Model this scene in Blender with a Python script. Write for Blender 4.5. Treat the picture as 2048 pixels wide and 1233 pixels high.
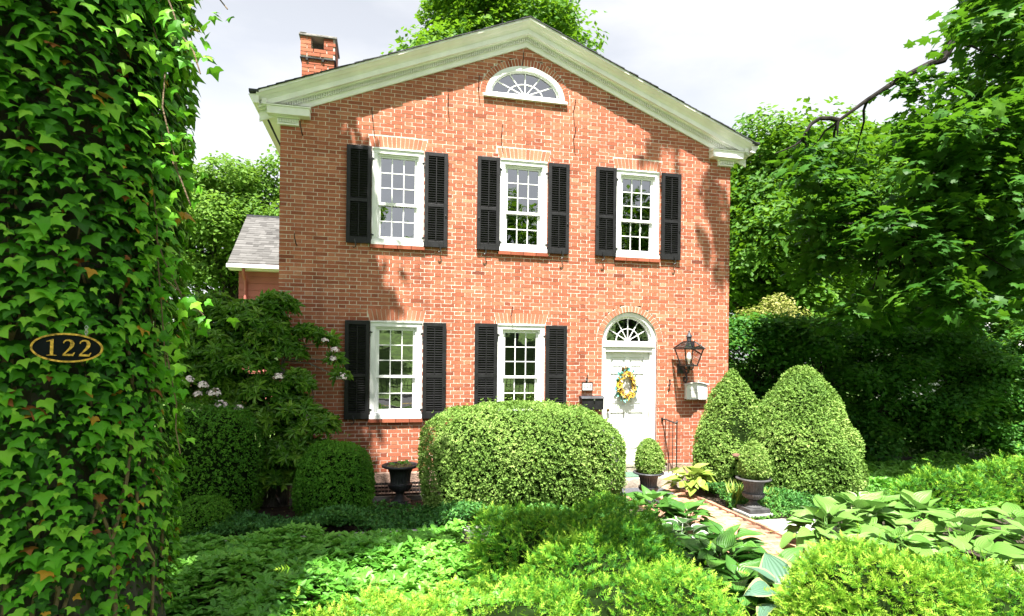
import bpy, math, random
import numpy as np
from mathutils import Vector, Matrix

for o in list(bpy.data.objects):
    bpy.data.objects.remove(o)
SC = bpy.context.scene
COL = SC.collection
rng = np.random.default_rng(11)
random.seed(5)
R = math.radians

# ------------------------------------------------------------------ camera
TH, ROLL = -0.22218, 0.011078
CAM = Vector((0.0, -9.85, 2.2686))
cd = bpy.data.cameras.new("camera")
cd.sensor_width = 36.0
cd.lens = 1155.0 / 2048.0 * 36.0
cd.shift_y = 100.743 / 2048.0
cd.clip_start = 0.05
cd.clip_end = 2000.0
cam = bpy.data.objects.new("camera", cd)
COL.objects.link(cam)
r_ = Vector((math.cos(TH), math.sin(TH), 0)); f_ = Vector((-math.sin(TH), math.cos(TH), 0)); z_ = Vector((0, 0, 1))
c_, s_ = math.cos(ROLL), math.sin(ROLL)
rx = c_ * r_ + s_ * z_; up = -s_ * r_ + c_ * z_
cam.matrix_world = Matrix(((rx.x, up.x, -f_.x, CAM.x), (rx.y, up.y, -f_.y, CAM.y), (rx.z, up.z, -f_.z, CAM.z), (0, 0, 0, 1)))
SC.camera = cam

# ------------------------------------------------------------------ light
SUN_EL, SUN_AZ = R(66.0), R(16.0)          # high noon sun, a little from the left behind the camera
TO_SUN = Vector((-math.sin(SUN_AZ) * math.cos(SUN_EL), -math.cos(SUN_AZ) * math.cos(SUN_EL), math.sin(SUN_EL)))
w = bpy.data.worlds.new("World"); SC.world = w; w.use_nodes = True
nt = w.node_tree
sky = nt.nodes.new("ShaderNodeTexSky"); sky.sky_type = 'NISHITA'; sky.sun_disc = False
sky.sun_elevation = SUN_EL
sky.sun_rotation = math.atan2(TO_SUN.x, TO_SUN.y)
sky.air_density = 1.0; sky.dust_density = 2.0; sky.ozone_density = 1.0; sky.altitude = 50
hs = nt.nodes.new("ShaderNodeHueSaturation"); hs.inputs['Saturation'].default_value = 0.24
hs.inputs['Value'].default_value = 1.0
nt.links.new(sky.outputs[0], hs.inputs['Color'])
# thin high haze veil
tcs = nt.nodes.new("ShaderNodeTexCoord"); mps = nt.nodes.new("ShaderNodeMapping"); mps.inputs['Scale'].default_value = (1.6, 2.6, 5.0); mps.inputs['Rotation'].default_value = (0.2, 0.35, 0.5)
nzs = nt.nodes.new("ShaderNodeTexNoise"); nzs.inputs['Scale'].default_value = 1.3; nzs.inputs['Detail'].default_value = 6; nzs.inputs['Roughness'].default_value = 0.55
nt.links.new(tcs.outputs['Generated'], mps.inputs[0]); nt.links.new(mps.outputs[0], nzs.inputs['Vector'])
rps = nt.nodes.new("ShaderNodeValToRGB"); rps.color_ramp.elements[0].position = 0.38; rps.color_ramp.elements[0].color = (0, 0, 0, 1); rps.color_ramp.elements[1].position = 0.68; rps.color_ramp.elements[1].color = (0.8, 0.8, 0.8, 1)
nt.links.new(nzs.outputs['Fac'], rps.inputs[0])
mxs = nt.nodes.new("ShaderNodeMixRGB"); mxs.inputs[2].default_value = (4.1, 4.1, 4.15, 1)
nt.links.new(rps.outputs[0], mxs.inputs[0]); nt.links.new(hs.outputs[0], mxs.inputs[1])
nt.links.new(mxs.outputs[0], nt.nodes['Background'].inputs[0])
nt.nodes['Background'].inputs[1].default_value = 0.072
sl = bpy.data.lights.new("sun", 'SUN'); sl.energy = 5.0; sl.angle = R(0.53); sl.color = (1.0, 0.95, 0.87)
so = bpy.data.objects.new("sun", sl); COL.objects.link(so)
so.rotation_euler = (-TO_SUN).to_track_quat('-Z', 'Y').to_euler()
so.location = (-8, -20, 30)
VS = SC.view_settings
VS.view_transform = 'Standard'; VS.look = 'None'; VS.gamma = 1.0; VS.use_curve_mapping = False
VS.exposure = 2.05
SC.cycles.max_bounces = 7; SC.cycles.diffuse_bounces = 3; SC.cycles.glossy_bounces = 3
SC.cycles.transmission_bounces = 4; SC.cycles.transparent_max_bounces = 8
SC.cycles.use_denoising = True

# ------------------------------------------------------------------ materials
MATS = {}
def nmat(name):
    m = bpy.data.materials.new(name); m.use_nodes = True
    MATS[name] = m
    t = m.node_tree
    return m, t, t.nodes['Principled BSDF'], t.nodes['Material Output']
def node(t, kind, **kw):
    n = t.nodes.new(kind)
    for k, v in kw.items():
        if k.startswith('i_'):
            n.inputs[k[2:].replace('_', ' ')].default_value = v
        else:
            setattr(n, k, v)
    return n
def ramp(t, stops):
    n = t.nodes.new("ShaderNodeValToRGB"); e = n.color_ramp.elements
    while len(e) < len(stops): e.new(0.5)
    for el, (p, c) in zip(e, stops):
        el.position = p; el.color = (*c, 1)
    return n
def coords(t, scale=(1, 1, 1)):
    g = t.nodes.new("ShaderNodeNewGeometry"); mp = t.nodes.new("ShaderNodeMapping")
    mp.inputs['Scale'].default_value = scale
    t.links.new(g.outputs['Position'], mp.inputs[0]); return mp.outputs[0]

def plain(name, col, rough=0.6, var=0.12, scale=6.0, bump=0.0, metal=0.0, spec=0.5, bscale=None, stretch=(1, 1, 1)):
    m, t, b, o = nmat(name)
    v = coords(t, stretch)
    n = node(t, "ShaderNodeTexNoise"); n.inputs['Scale'].default_value = scale; n.inputs['Detail'].default_value = 6
    t.links.new(v, n.inputs['Vector'])
    lo = [c * (1 - var * 1.6) for c in col]; hi = [min(1, c * (1 + var * 1.2)) for c in col]
    rp = ramp(t, [(0.3, lo), (0.7, hi)])
    t.links.new(n.outputs['Fac'], rp.inputs[0]); t.links.new(rp.outputs[0], b.inputs['Base Color'])
    b.inputs['Roughness'].default_value = rough; b.inputs['Metallic'].default_value = metal
    b.inputs['Specular IOR Level'].default_value = spec
    if bump:
        n2 = node(t, "ShaderNodeTexNoise"); n2.inputs['Scale'].default_value = bscale or scale * 6; n2.inputs['Detail'].default_value = 5
        t.links.new(v, n2.inputs['Vector'])
        bp = node(t, "ShaderNodeBump"); bp.inputs['Strength'].default_value = bump; bp.inputs['Distance'].default_value = 0.02
        t.links.new(n2.outputs['Fac'], bp.inputs['Height']); t.links.new(bp.outputs[0], b.inputs['Normal'])
    return m

def leafmat(name, stops, trans=0.35, tcol=(0.16, 0.32, 0.02), rough=0.5, spec=0.35, nscale=0.0):
    """foliage: colour from the per-leaf 'tint' value, light passing through the blade"""
    m, t, b, o = nmat(name)
    a = node(t, "ShaderNodeAttribute", attribute_name='tint')
    rp = ramp(t, stops)
    t.links.new(a.outputs['Fac'], rp.inputs[0])
    t.links.new(rp.outputs[0], b.inputs['Base Color'])
    b.inputs['Roughness'].default_value = rough; b.inputs['Specular IOR Level'].default_value = spec
    tr = node(t, "ShaderNodeBsdfTranslucent")
    mx = node(t, "ShaderNodeMixRGB", blend_type='MIX'); mx.inputs[0].default_value = 0.55
    t.links.new(rp.outputs[0], mx.inputs[1]); mx.inputs[2].default_value = (*tcol, 1)
    t.links.new(mx.outputs[0], tr.inputs['Color'])
    ms = node(t, "ShaderNodeMixShader"); ms.inputs[0].default_value = trans
    t.links.new(b.outputs[0], ms.inputs[1]); t.links.new(tr.outputs[0], ms.inputs[2])
    t.links.new(ms.outputs[0], o.inputs['Surface'])
    return m

def brickmat(name, stops, rough=0.85):
    m, t, b, o = nmat(name)
    a = node(t, "ShaderNodeAttribute", attribute_name='tint')
    rp = ramp(t, stops); t.links.new(a.outputs['Fac'], rp.inputs[0])
    v = coords(t)
    n = node(t, "ShaderNodeTexNoise"); n.inputs['Scale'].default_value = 55; n.inputs['Detail'].default_value = 8; n.inputs['Roughness'].default_value = 0.7
    t.links.new(v, n.inputs['Vector'])
    n2 = node(t, "ShaderNodeTexNoise"); n2.inputs['Scale'].default_value = 1.1; n2.inputs['Detail'].default_value = 5
    t.links.new(v, n2.inputs['Vector'])
    r1 = ramp(t, [(0.28, (0.72, 0.70, 0.68)), (0.75, (1.16, 1.16, 1.18))]); t.links.new(n.outputs['Fac'], r1.inputs[0])
    r2 = ramp(t, [(0.3, (0.86, 0.85, 0.85)), (0.7, (1.1, 1.1, 1.1))]); t.links.new(n2.outputs['Fac'], r2.inputs[0])
    m1 = node(t, "ShaderNodeMixRGB", blend_type='MULTIPLY'); m1.inputs[0].default_value = 1
    m2 = node(t, "ShaderNodeMixRGB", blend_type='MULTIPLY'); m2.inputs[0].default_value = 1
    t.links.new(rp.outputs[0], m1.inputs[1]); t.links.new(r1.outputs[0], m1.inputs[2])
    t.links.new(m1.outputs[0], m2.inputs[1]); t.links.new(r2.outputs[0], m2.inputs[2])
    v3 = coords(t, (1.0, 1.0, 0.22)); n3 = node(t, "ShaderNodeTexNoise"); n3.inputs['Scale'].default_value = 2.2; n3.inputs['Detail'].default_value = 7
    t.links.new(v3, n3.inputs['Vector'])
    r3 = ramp(t, [(0.30, (0.66, 0.64, 0.63)), (0.46, (1, 1, 1)), (0.64, (1, 1, 1)), (0.80, (1.22, 1.26, 1.30))]); t.links.new(n3.outputs['Fac'], r3.inputs[0])
    m3 = node(t, "ShaderNodeMixRGB", blend_type='MULTIPLY'); m3.inputs[0].default_value = 0.8
    t.links.new(m2.outputs[0], m3.inputs[1]); t.links.new(r3.outputs[0], m3.inputs[2])
    t.links.new(m3.outputs[0], b.inputs['Base Color'])
    b.inputs['Roughness'].default_value = rough; b.inputs['Specular IOR Level'].default_value = 0.25
    bp = node(t, "ShaderNodeBump"); bp.inputs['Strength'].default_value = 0.5; bp.inputs['Distance'].default_value = 0.006
    t.links.new(n.outputs['Fac'], bp.inputs['Height']); t.links.new(bp.outputs[0], b.inputs['Normal'])
    return m

BRICK = brickmat("brick_clay", [(0.0, (0.16, 0.045, 0.028)), (0.18, (0.26, 0.072, 0.038)), (0.5, (0.37, 0.118, 0.064)), (0.8, (0.46, 0.168, 0.094)), (1.0, (0.53, 0.235, 0.143))])
ARCHBRICK = brickmat("rubbed_brick", [(0.0, (0.33, 0.108, 0.062)), (0.5, (0.45, 0.155, 0.088)), (1.0, (0.52, 0.205, 0.122))])
PAVER = brickmat("path_brick", [(0.0, (0.26, 0.14, 0.10)), (0.5, (0.42, 0.23, 0.15)), (1.0, (0.52, 0.32, 0.22))])
MORTAR = plain("lime_mortar", (0.64, 0.58, 0.50), 0.95, 0.22, 9, 0.6)
STONE = plain("brownstone", (0.33, 0.22, 0.17), 0.9, 0.30, 5, 0.8, bscale=40)
STEPSTONE = plain("step_stone", (0.38, 0.33, 0.27), 0.9, 0.30, 6, 0.6, bscale=45)
FLAG = plain("flagstone_grey", (0.42, 0.42, 0.40), 0.85, 0.18, 4, 0.3)
EDGESTONE = plain("edging_grey", (0.24, 0.23, 0.22), 0.9, 0.3, 6, 0.5)
TRIM = plain("cornice_paint", (0.86, 0.845, 0.83), 0.55, 0.06, 3, 0.08, bscale=30)
WHITE = plain("white_paint", (0.74, 0.75, 0.74), 0.45, 0.05, 4, 0.05, bscale=40)
DOORP = plain("door_paint", (0.70, 0.72, 0.71), 0.45, 0.03, 3)
BLACKP = plain("black_paint", (0.009, 0.009, 0.0105), 0.5, 0.3, 10, 0.1, bscale=60, spec=0.35)
IRON = plain("black_iron", (0.012, 0.012, 0.013), 0.38, 0.2, 20, 0.15, bscale=80)
URNM = plain("urn_cast_iron", (0.034, 0.037, 0.045), 0.55, 0.3, 12, 0.25, bscale=60)
URNR = plain("urn_weathered", (0.050, 0.050, 0.052), 0.65, 0.35, 10, 0.3, bscale=50)
PLINTH = plain("plinth_stone", (0.36, 0.35, 0.34), 0.85, 0.15, 8, 0.3)
RUST = plain("rusted_iron", (0.12, 0.06, 0.04), 0.85, 0.35, 14, 0.4)
SOIL = plain("soil", (0.045, 0.032, 0.022), 1.0, 0.4, 12, 0.8)
MULCH = plain("dry_mulch", (0.26, 0.19, 0.12), 1.0, 0.45, 30, 0.9)
ASPH = plain("asphalt_shingle_dark", (0.045, 0.047, 0.055), 0.9, 0.3, 14, 0.5)
BRASS = plain("aged_brass", (0.16, 0.11, 0.035), 0.4, 0.35, 40, 0.2, metal=0.7)
GOLD = plain("gold_leaf", (0.50, 0.29, 0.045), 0.42, 0.45, 60, 0.35, metal=0.55, bscale=160)
SIGNBLK = plain("sign_black", (0.004, 0.006, 0.008), 0.8, 0.3, 9, spec=0.1)
GREENMAT = plain("green_mat", (0.10, 0.19, 0.13), 1.0, 0.3, 50, 0.9, bscale=220)
DARKMAT = plain("rubber_mat", (0.095, 0.10, 0.115), 0.9, 0.3, 60, 0.9, bscale=240)
BARK = plain("bark", (0.040, 0.034, 0.030), 0.95, 0.45, 9, 1.0, bscale=22, stretch=(1, 1, 0.25))
BARKD = plain("bark_dark", (0.020, 0.017, 0.015), 0.95, 0.45, 9, 1.0, bscale=22, stretch=(1, 1, 0.4), spec=0.2)
BARKL = plain("bark_light", (0.16, 0.14, 0.125), 0.95, 0.35, 9, 0.8, bscale=30, stretch=(1, 1, 0.4))
VINE = plain("ivy_stem", (0.14, 0.095, 0.055), 0.9, 0.3, 14, 0.6)
BLIND = plain("blind", (0.55, 0.53, 0.47), 0.8, 0.05, 3)
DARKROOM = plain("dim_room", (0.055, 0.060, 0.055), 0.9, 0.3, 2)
REDCLAP = plain("red_clapboard", (0.34, 0.105, 0.085), 0.7, 0.06, 3)
PETALY = plain("yellow_petal", (0.72, 0.48, 0.05), 0.7, 0.25, 40)
PETALC = plain("cream_petal", (0.80, 0.72, 0.48), 0.7, 0.2, 40)
SEEDH = plain("seed_head", (0.11, 0.055, 0.02), 0.9, 0.3, 60)
TEAL = plain("teal_leaf", (0.12, 0.38, 0.36), 0.6, 0.35, 30)
LAURELB = plain("laurel_blossom", (0.78, 0.66, 0.66), 0.8, 0.25, 60)
BUDM = plain("laurel_calyx", (0.22, 0.09, 0.05), 0.8, 0.3, 60)
CHROME = plain("chain_steel", (0.45, 0.45, 0.45), 0.3, 0.1, 30, metal=0.9)
TWIG = plain("twig", (0.16, 0.10, 0.06), 0.9, 0.3, 20)
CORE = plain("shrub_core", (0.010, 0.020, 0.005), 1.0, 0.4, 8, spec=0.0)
ROAD = plain("asphalt", (0.075, 0.075, 0.078), 0.9, 0.2, 3, 0.3)
YLINE = plain("yellow_line", (0.55, 0.36, 0.04), 0.8, 0.2, 4)
KERB = plain("kerb_concrete", (0.30, 0.29, 0.27), 0.9, 0.15, 4)
LAWN = plain("lawn", (0.085, 0.16, 0.022), 0.95, 0.35, 2.2, 0.8, bscale=35)
GREYTXT = plain("faded_letter", (0.36, 0.37, 0.38), 0.8, 0.1, 40)
BLKTXT = plain("black_letter", (0.01, 0.01, 0.01), 0.6, 0.1, 40)

def glassmat(name, ior, tint, rough=0.012):
    m, t, b, o = nmat(name)
    fr = node(t, "ShaderNodeFresnel"); fr.inputs['IOR'].default_value = ior
    gl = node(t, "ShaderNodeBsdfGlossy"); gl.inputs['Roughness'].default_value = rough
    gl.inputs['Color'].default_value = (0.95, 0.97, 1, 1)
    tr = node(t, "ShaderNodeBsdfTransparent"); tr.inputs['Color'].default_value = (*tint, 1)
    v = coords(t); n = node(t, "ShaderNodeTexNoise"); n.inputs['Scale'].default_value = 3.0; n.inputs['Detail'].default_value = 1
    t.links.new(v, n.inputs['Vector'])
    bp = node(t, "ShaderNodeBump"); bp.inputs['Strength'].default_value = 0.05; bp.inputs['Distance'].default_value = 0.03
    t.links.new(n.outputs['Fac'], bp.inputs['Height']); t.links.new(bp.outputs[0], gl.inputs['Normal'])
    ms = node(t, "ShaderNodeMixShader")
    t.links.new(fr.outputs[0], ms.inputs[0]); t.links.new(tr.outputs[0], ms.inputs[1]); t.links.new(gl.outputs[0], ms.inputs[2])
    t.links.new(ms.outputs[0], o.inputs['Surface'])
    return m
GLASS = glassmat("window_glass", 2.9, (0.72, 0.76, 0.74))
LGLASS = glassmat("lantern_glass", 1.45, (0.92, 0.90, 0.86), 0.03)
m_, t_, b_, o_ = nmat("bulb_glass"); b_.inputs['Base Color'].default_value = (0.85, 0.86, 0.84, 1); b_.inputs['Roughness'].default_value = 0.25
BULB = m_

def shingles(name, c1, c2, c3):
    m, t, b, o = nmat(name)
    a = node(t, "ShaderNodeAttribute", attribute_name='tint')
    rp = ramp(t, [(0.0, c1), (0.5, c2), (1.0, c3)]); t.links.new(a.outputs['Fac'], rp.inputs[0])
    t.links.new(rp.outputs[0], b.inputs['Base Color']); b.inputs['Roughness'].default_value = 0.95
    return m
GREYSH = shingles("weathered_shingle", (0.040, 0.038, 0.037), (0.072, 0.070, 0.068), (0.11, 0.107, 0.105))

# foliage colours
L_BOX = leafmat("boxwood_leaf", [(0, (0.070, 0.145, 0.024)), (0.45, (0.170, 0.30, 0.055)), (0.75, (0.28, 0.41, 0.10)), (1, (0.38, 0.49, 0.16))], 0.28, rough=0.6, spec=0.2)
L_BOXD = leafmat("dark_boxwood_leaf", [(0, (0.028, 0.11, 0.009)), (0.5, (0.068, 0.22, 0.015)), (1, (0.14, 0.33, 0.026))], 0.28, rough=0.6, spec=0.2)
L_YEW = leafmat("yew_needle", [(0, (0.020, 0.100, 0.010)), (0.35, (0.055, 0.205, 0.015)), (0.65, (0.18, 0.37, 0.024)), (1, (0.36, 0.52, 0.060))], 0.32, (0.20, 0.42, 0.02), rough=0.6, spec=0.2)
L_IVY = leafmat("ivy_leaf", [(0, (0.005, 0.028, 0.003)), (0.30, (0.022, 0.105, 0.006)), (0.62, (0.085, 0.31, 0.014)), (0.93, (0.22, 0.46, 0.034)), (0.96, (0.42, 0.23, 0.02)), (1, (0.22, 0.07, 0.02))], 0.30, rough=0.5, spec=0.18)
L_PACH = leafmat("pachysandra_leaf", [(0, (0.045, 0.170, 0.020)), (0.5, (0.105, 0.32, 0.034)), (1, (0.20, 0.45, 0.060))], 0.28, rough=0.45, spec=0.3)
L_VINCA = leafmat("vinca_leaf", [(0, (0.022, 0.095, 0.022)), (0.5, (0.055, 0.185, 0.034)), (1, (0.13, 0.29, 0.045))], 0.22, rough=0.5, spec=0.25)
L_LAUR = leafmat("laurel_leaf", [(0, (0.030, 0.105, 0.010)), (0.5, (0.085, 0.22, 0.018)), (1, (0.19, 0.34, 0.034))], 0.28, rough=0.38, spec=0.4)
L_MAPLE = leafmat("maple_leaf", [(0, (0.028, 0.095, 0.008)), (0.5, (0.060, 0.165, 0.013)), (1, (0.135, 0.27, 0.024))], 0.40, (0.20, 0.38, 0.01), rough=0.55, spec=0.2)
L_MAPD = leafmat("norway_maple_leaf", [(0, (0.016, 0.070, 0.007)), (0.5, (0.038, 0.130, 0.010)), (1, (0.11, 0.24, 0.018))], 0.40, (0.12, 0.28, 0.01), rough=0.5, spec=0.25)
L_MAPP = leafmat("sugar_maple_leaf", [(0, (0.048, 0.125, 0.014)), (0.5, (0.095, 0.205, 0.022)), (1, (0.18, 0.31, 0.040))], 0.40, (0.20, 0.36, 0.03), rough=0.6, spec=0.2)
L_HORN = leafmat("hornbeam_leaf", [(0, (0.026, 0.12, 0.016)), (0.5, (0.065, 0.21, 0.024)), (1, (0.18, 0.34, 0.040))], 0.42, rough=0.5, spec=0.25)
L_PALE = leafmat("pale_yellow_leaf", [(0, (0.16, 0.18, 0.035)), (0.5, (0.30, 0.30, 0.08)), (1, (0.44, 0.42, 0.14))], 0.35)
L_LILY = leafmat("lily_blade", [(0, (0.13, 0.22, 0.03)), (1, (0.30, 0.36, 0.06))], 0.35)

def hostamat(name, c_mid, c_lo, edge=None, trans=0.25):
    m, t, b, o = nmat(name)
    lu = node(t, "ShaderNodeAttribute", attribute_name='lu'); lv = node(t, "ShaderNodeAttribute", attribute_name='lv')
    oi = node(t, "ShaderNodeObjectInfo")
    rp = ramp(t, [(0, c_lo), (1, c_mid)]); t.links.new(oi.outputs['Random'], rp.inputs[0])
    col = rp.outputs[0]
    if edge:
        ab = node(t, "ShaderNodeMath", operation='ABSOLUTE'); t.links.new(lu.outputs['Fac'], ab.inputs[0])
        st = node(t, "ShaderNodeMath", operation='GREATER_THAN'); st.inputs[1].default_value = 0.78
        t.links.new(ab.outputs[0], st.inputs[0])
        mx = node(t, "ShaderNodeMixRGB"); t.links.new(st.outputs[0], mx.inputs[0]); t.links.new(col, mx.inputs[1]); mx.inputs[2].default_value = (*edge, 1)
        col = mx.outputs[0]
    t.links.new(col, b.inputs['Base Color'])
    b.inputs['Roughness'].default_value = 0.42; b.inputs['Specular IOR Level'].default_value = 0.45
    # parallel veins
    ml = node(t, "ShaderNodeMath", operation='MULTIPLY'); ml.inputs[1].default_value = 26
    t.links.new(lu.outputs['Fac'], ml.inputs[0])
    sn = node(t, "ShaderNodeMath", operation='SINE'); t.links.new(ml.outputs[0], sn.inputs[0])
    bp = node(t, "ShaderNodeBump"); bp.inputs['Strength'].default_value = 0.5; bp.inputs['Distance'].default_value = 0.004
    t.links.new(sn.outputs[0], bp.inputs['Height']); t.links.new(bp.outputs[0], b.inputs['Normal'])
    tr = node(t, "ShaderNodeBsdfTranslucent"); t.links.new(col, tr.inputs['Color'])
    ms = node(t, "ShaderNodeMixShader"); ms.inputs[0].default_value = trans
    t.links.new(b.outputs[0], ms.inputs[1]); t.links.new(tr.outputs[0], ms.inputs[2]); t.links.new(ms.outputs[0], o.inputs['Surface'])
    return m
HO_LIME = hostamat("hosta_lime", (0.30, 0.39, 0.07), (0.19, 0.30, 0.04))
HO_SUNLIT = hostamat("hosta_sunlit_green", (0.165, 0.32, 0.065), (0.10, 0.235, 0.04))  # sunlit copy of the green hosta, sunlight put into the colour
HO_SHADED = hostamat("hosta_shaded_green", (0.085, 0.22, 0.030), (0.045, 0.15, 0.022))  # same hosta in shade, the shade put in as a darker colour
HO_VAR = hostamat("hosta_white_edged", (0.050, 0.13, 0.035), (0.035, 0.10, 0.028), edge=(0.55, 0.60, 0.48))
HO_VARL = hostamat("hosta_cream_edged", (0.13, 0.22, 0.05), (0.10, 0.18, 0.04), edge=(0.60, 0.62, 0.38))
HO_BLUE = hostamat("hosta_blue", (0.10, 0.20, 0.13), (0.075, 0.165, 0.11), edge=(0.36, 0.42, 0.16))

# ------------------------------------------------------------------ mesh helpers
def org(o):
    v = Vector((0, 0, 0))
    while o is not None:
        v += o.location; o = o.parent
    return v
def link(o, parent=None):
    COL.objects.link(o)
    if parent is not None: o.parent = parent
    return o
def tag(o, label=None, cat=None, group=None, kind=None):
    if label: o['label'] = label
    if cat: o['category'] = cat
    if group: o['group'] = group
    if kind: o['kind'] = kind
    return o
def thing(name, loc, label, cat, group=None):
    o = bpy.data.objects.new(name, None); o.empty_display_size = 0.1
    o.location = loc; COL.objects.link(o)
    return tag(o, label, cat, group)
def rawmesh(name, V, F, mat, smooth=False, attrs=None):
    me = bpy.data.meshes.new(name)
    V = np.asarray(V, np.float32)
    if isinstance(F, np.ndarray):
        k = F.shape[1]; nf = len(F)
        me.vertices.add(len(V)); me.vertices.foreach_set('co', V.ravel())
        me.loops.add(nf * k); me.loops.foreach_set('vertex_index', F.astype(np.int32).ravel())
        me.polygons.add(nf); me.polygons.foreach_set('loop_start', np.arange(0, nf * k, k, dtype=np.int32))
        me.polygons.foreach_set('loop_total', np.full(nf, k, np.int32))
    else:
        me.from_pydata([tuple(v) for v in V], [], [tuple(f) for f in F])
    if attrs:
        for an, av in attrs.items():
            a = me.attributes.new(an, 'FLOAT', 'POINT'); a.data.foreach_set('value', np.asarray(av, np.float32))
    me.polygons.foreach_set('use_smooth', np.full(len(me.polygons), bool(smooth)))
    me.materials.append(mat); me.update(); me.validate()
    return me
def put(name, me, parent=None, loc=None, rot=None, scale=None):
    o = bpy.data.objects.new(name, me); link(o, parent)
    if loc is not None: o.location = Vector(loc) - (org(parent) if parent is not None else Vector())
    if rot is not None: o.rotation_euler = rot
    if scale is not None: o.scale = scale
    return o

class MB:
    """collects shapes in world coordinates and links them as one mesh object"""
    def __init__(s): s.V = []; s.F = []
    def add(s, V, F):
        n = len(s.V); s.V += [tuple(v) for v in V]; s.F += [tuple(i + n for i in f) for f in F]; return s
    def box(s, x0, x1, y0, y1, z0, z1):
        return s.add([(x0, y0, z0), (x1, y0, z0), (x1, y1, z0), (x0, y1, z0), (x0, y0, z1), (x1, y0, z1), (x1, y1, z1), (x0, y1, z1)],
                     [(0, 3, 2, 1), (4, 5, 6, 7), (0, 1, 5, 4), (1, 2, 6, 5), (2, 3, 7, 6), (3, 0, 4, 7)])
    def obox(s, c, ax, ay, az):
        c = Vector(c); ax = Vector(ax); ay = Vector(ay); az = Vector(az)
        P = [c + i * ax + j * ay + k * az for k in (-1, 1) for j, i in ((-1, -1), (-1, 1), (1, 1), (1, -1))]
        return s.add(P, [(0, 3, 2, 1), (4, 5, 6, 7), (0, 1, 5, 4), (1, 2, 6, 5), (2, 3, 7, 6), (3, 0, 4, 7)])
    def tube(s, pts, rad, n=8, cap=True):
        pts = [Vector(p) for p in pts]
        if not hasattr(rad, '__len__'): rad = [rad] * len(pts)
        rings = []; up = Vector((0.13, 0.21, 0.97))
        base = len(s.V)
        prev = None
        for i, p in enumerate(pts):
            d = (pts[min(i + 1, len(pts) - 1)] - pts[max(i - 1, 0)])
            d = d.normalized() if d.length > 1e-9 else Vector((0, 0, 1))
            if prev is None:
                a = d.cross(up if abs(d.dot(up)) < 0.95 else Vector((1, 0, 0))).normalized()
            else:
                a = (prev - prev.dot(d) * d).normalized()
            prev = a; b = d.cross(a)
            for k in range(n):
                t = 2 * math.pi * k / n
                s.V.append(tuple(p + rad[i] * (math.cos(t) * a + math.sin(t) * b)))
        for i in range(len(pts) - 1):
            for k in range(n):
                a0 = base + i * n + k; a1 = base + i * n + (k + 1) % n
                s.F.append((a0, a1, a1 + n, a0 + n))
        if cap:
            s.F.append(tuple(base + k for k in range(n))[::-1]); s.F.append(tuple(base + (len(pts) - 1) * n + k for k in range(n)))
        return s
    def lathe(s, prof, c, n=32, flute=None, cap=True):
        """prof: (r,z) list; flute: function(i)->(count, depth) for row i"""
        base = len(s.V); cx, cy, cz = c
        for i, (r, z) in enumerate(prof):
            fc, fd = flute(i) if flute else (0, 0)
            for k in range(n):
                t = 2 * math.pi * k / n
                rr = r * (1 - fd * (0.5 + 0.5 * math.cos(fc * t))) if fc else r
                s.V.append((cx + rr * math.cos(t), cy + rr * math.sin(t), cz + z))
        for i in range(len(prof) - 1):
            for k in range(n):
                a0 = base + i * n + k; a1 = base + i * n + (k + 1) % n
                s.F.append((a0, a1, a1 + n, a0 + n))
        if cap:
            s.F.append(tuple(base + k for k in range(n))[::-1]); s.F.append(tuple(base + (len(prof) - 1) * n + k for k in range(n)))
        return s
    def prism(s, poly, y0, y1):
        """poly in xz (counter-clockwise), extruded along y"""
        n = len(poly); P = [(x, y0, z) for x, z in poly] + [(x, y1, z) for x, z in poly]
        F = [tuple(range(n)), tuple(range(n, 2 * n))[::-1]] + [((i + 1) % n, i, n + i, n + (i + 1) % n) for i in range(n)]
        return s.add(P, F)
    def ring(s, a0, b0, a1, b1, cx, cz, y0, y1, t0=0.0, t1=math.pi, n=32):
        """half-ellipse band between (a0,b0) and (a1,b1), extruded along y"""
        base = len(s.V)
        for i in range(n + 1):
            t = t0 + (t1 - t0) * i / n; c, q = math.cos(t), math.sin(t)
            for a, b in ((a0, b0), (a1, b1)):
                for y in (y0, y1): s.V.append((cx + a * c, y, cz + b * q))
        for i in range(n):
            p = base + 4 * i; q = p + 4
            s.F += [(p, p + 2, q + 2, q), (p + 1, q + 1, q + 3, p + 3), (p + 2, p + 3, q + 3, q + 2), (p, q, q + 1, p + 1)]
        e = base + 4 * n
        s.F += [(base, base + 1, base + 3, base + 2), (e, e + 2, e + 3, e + 1)]
        return s
    def build(s, name, mat, parent=None, smooth=False, bevel=0.0, attrs=None):
        o_ = org(parent) if parent is not None else Vector()
        me = rawmesh(name, np.array(s.V, np.float32) - np.array(o_, np.float32), s.F, mat, smooth, attrs)
        o = put(name, me, parent)
        if bevel:
            bm = o.modifiers.new('edge', 'BEVEL'); bm.width = bevel; bm.segments = 2; bm.limit_method = 'ANGLE'; bm.angle_limit = R(40)
        if smooth and not bevel:
            try:
                me.set_sharp_from_angle(angle=R(42))
            except Exception: pass
        return o

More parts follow.
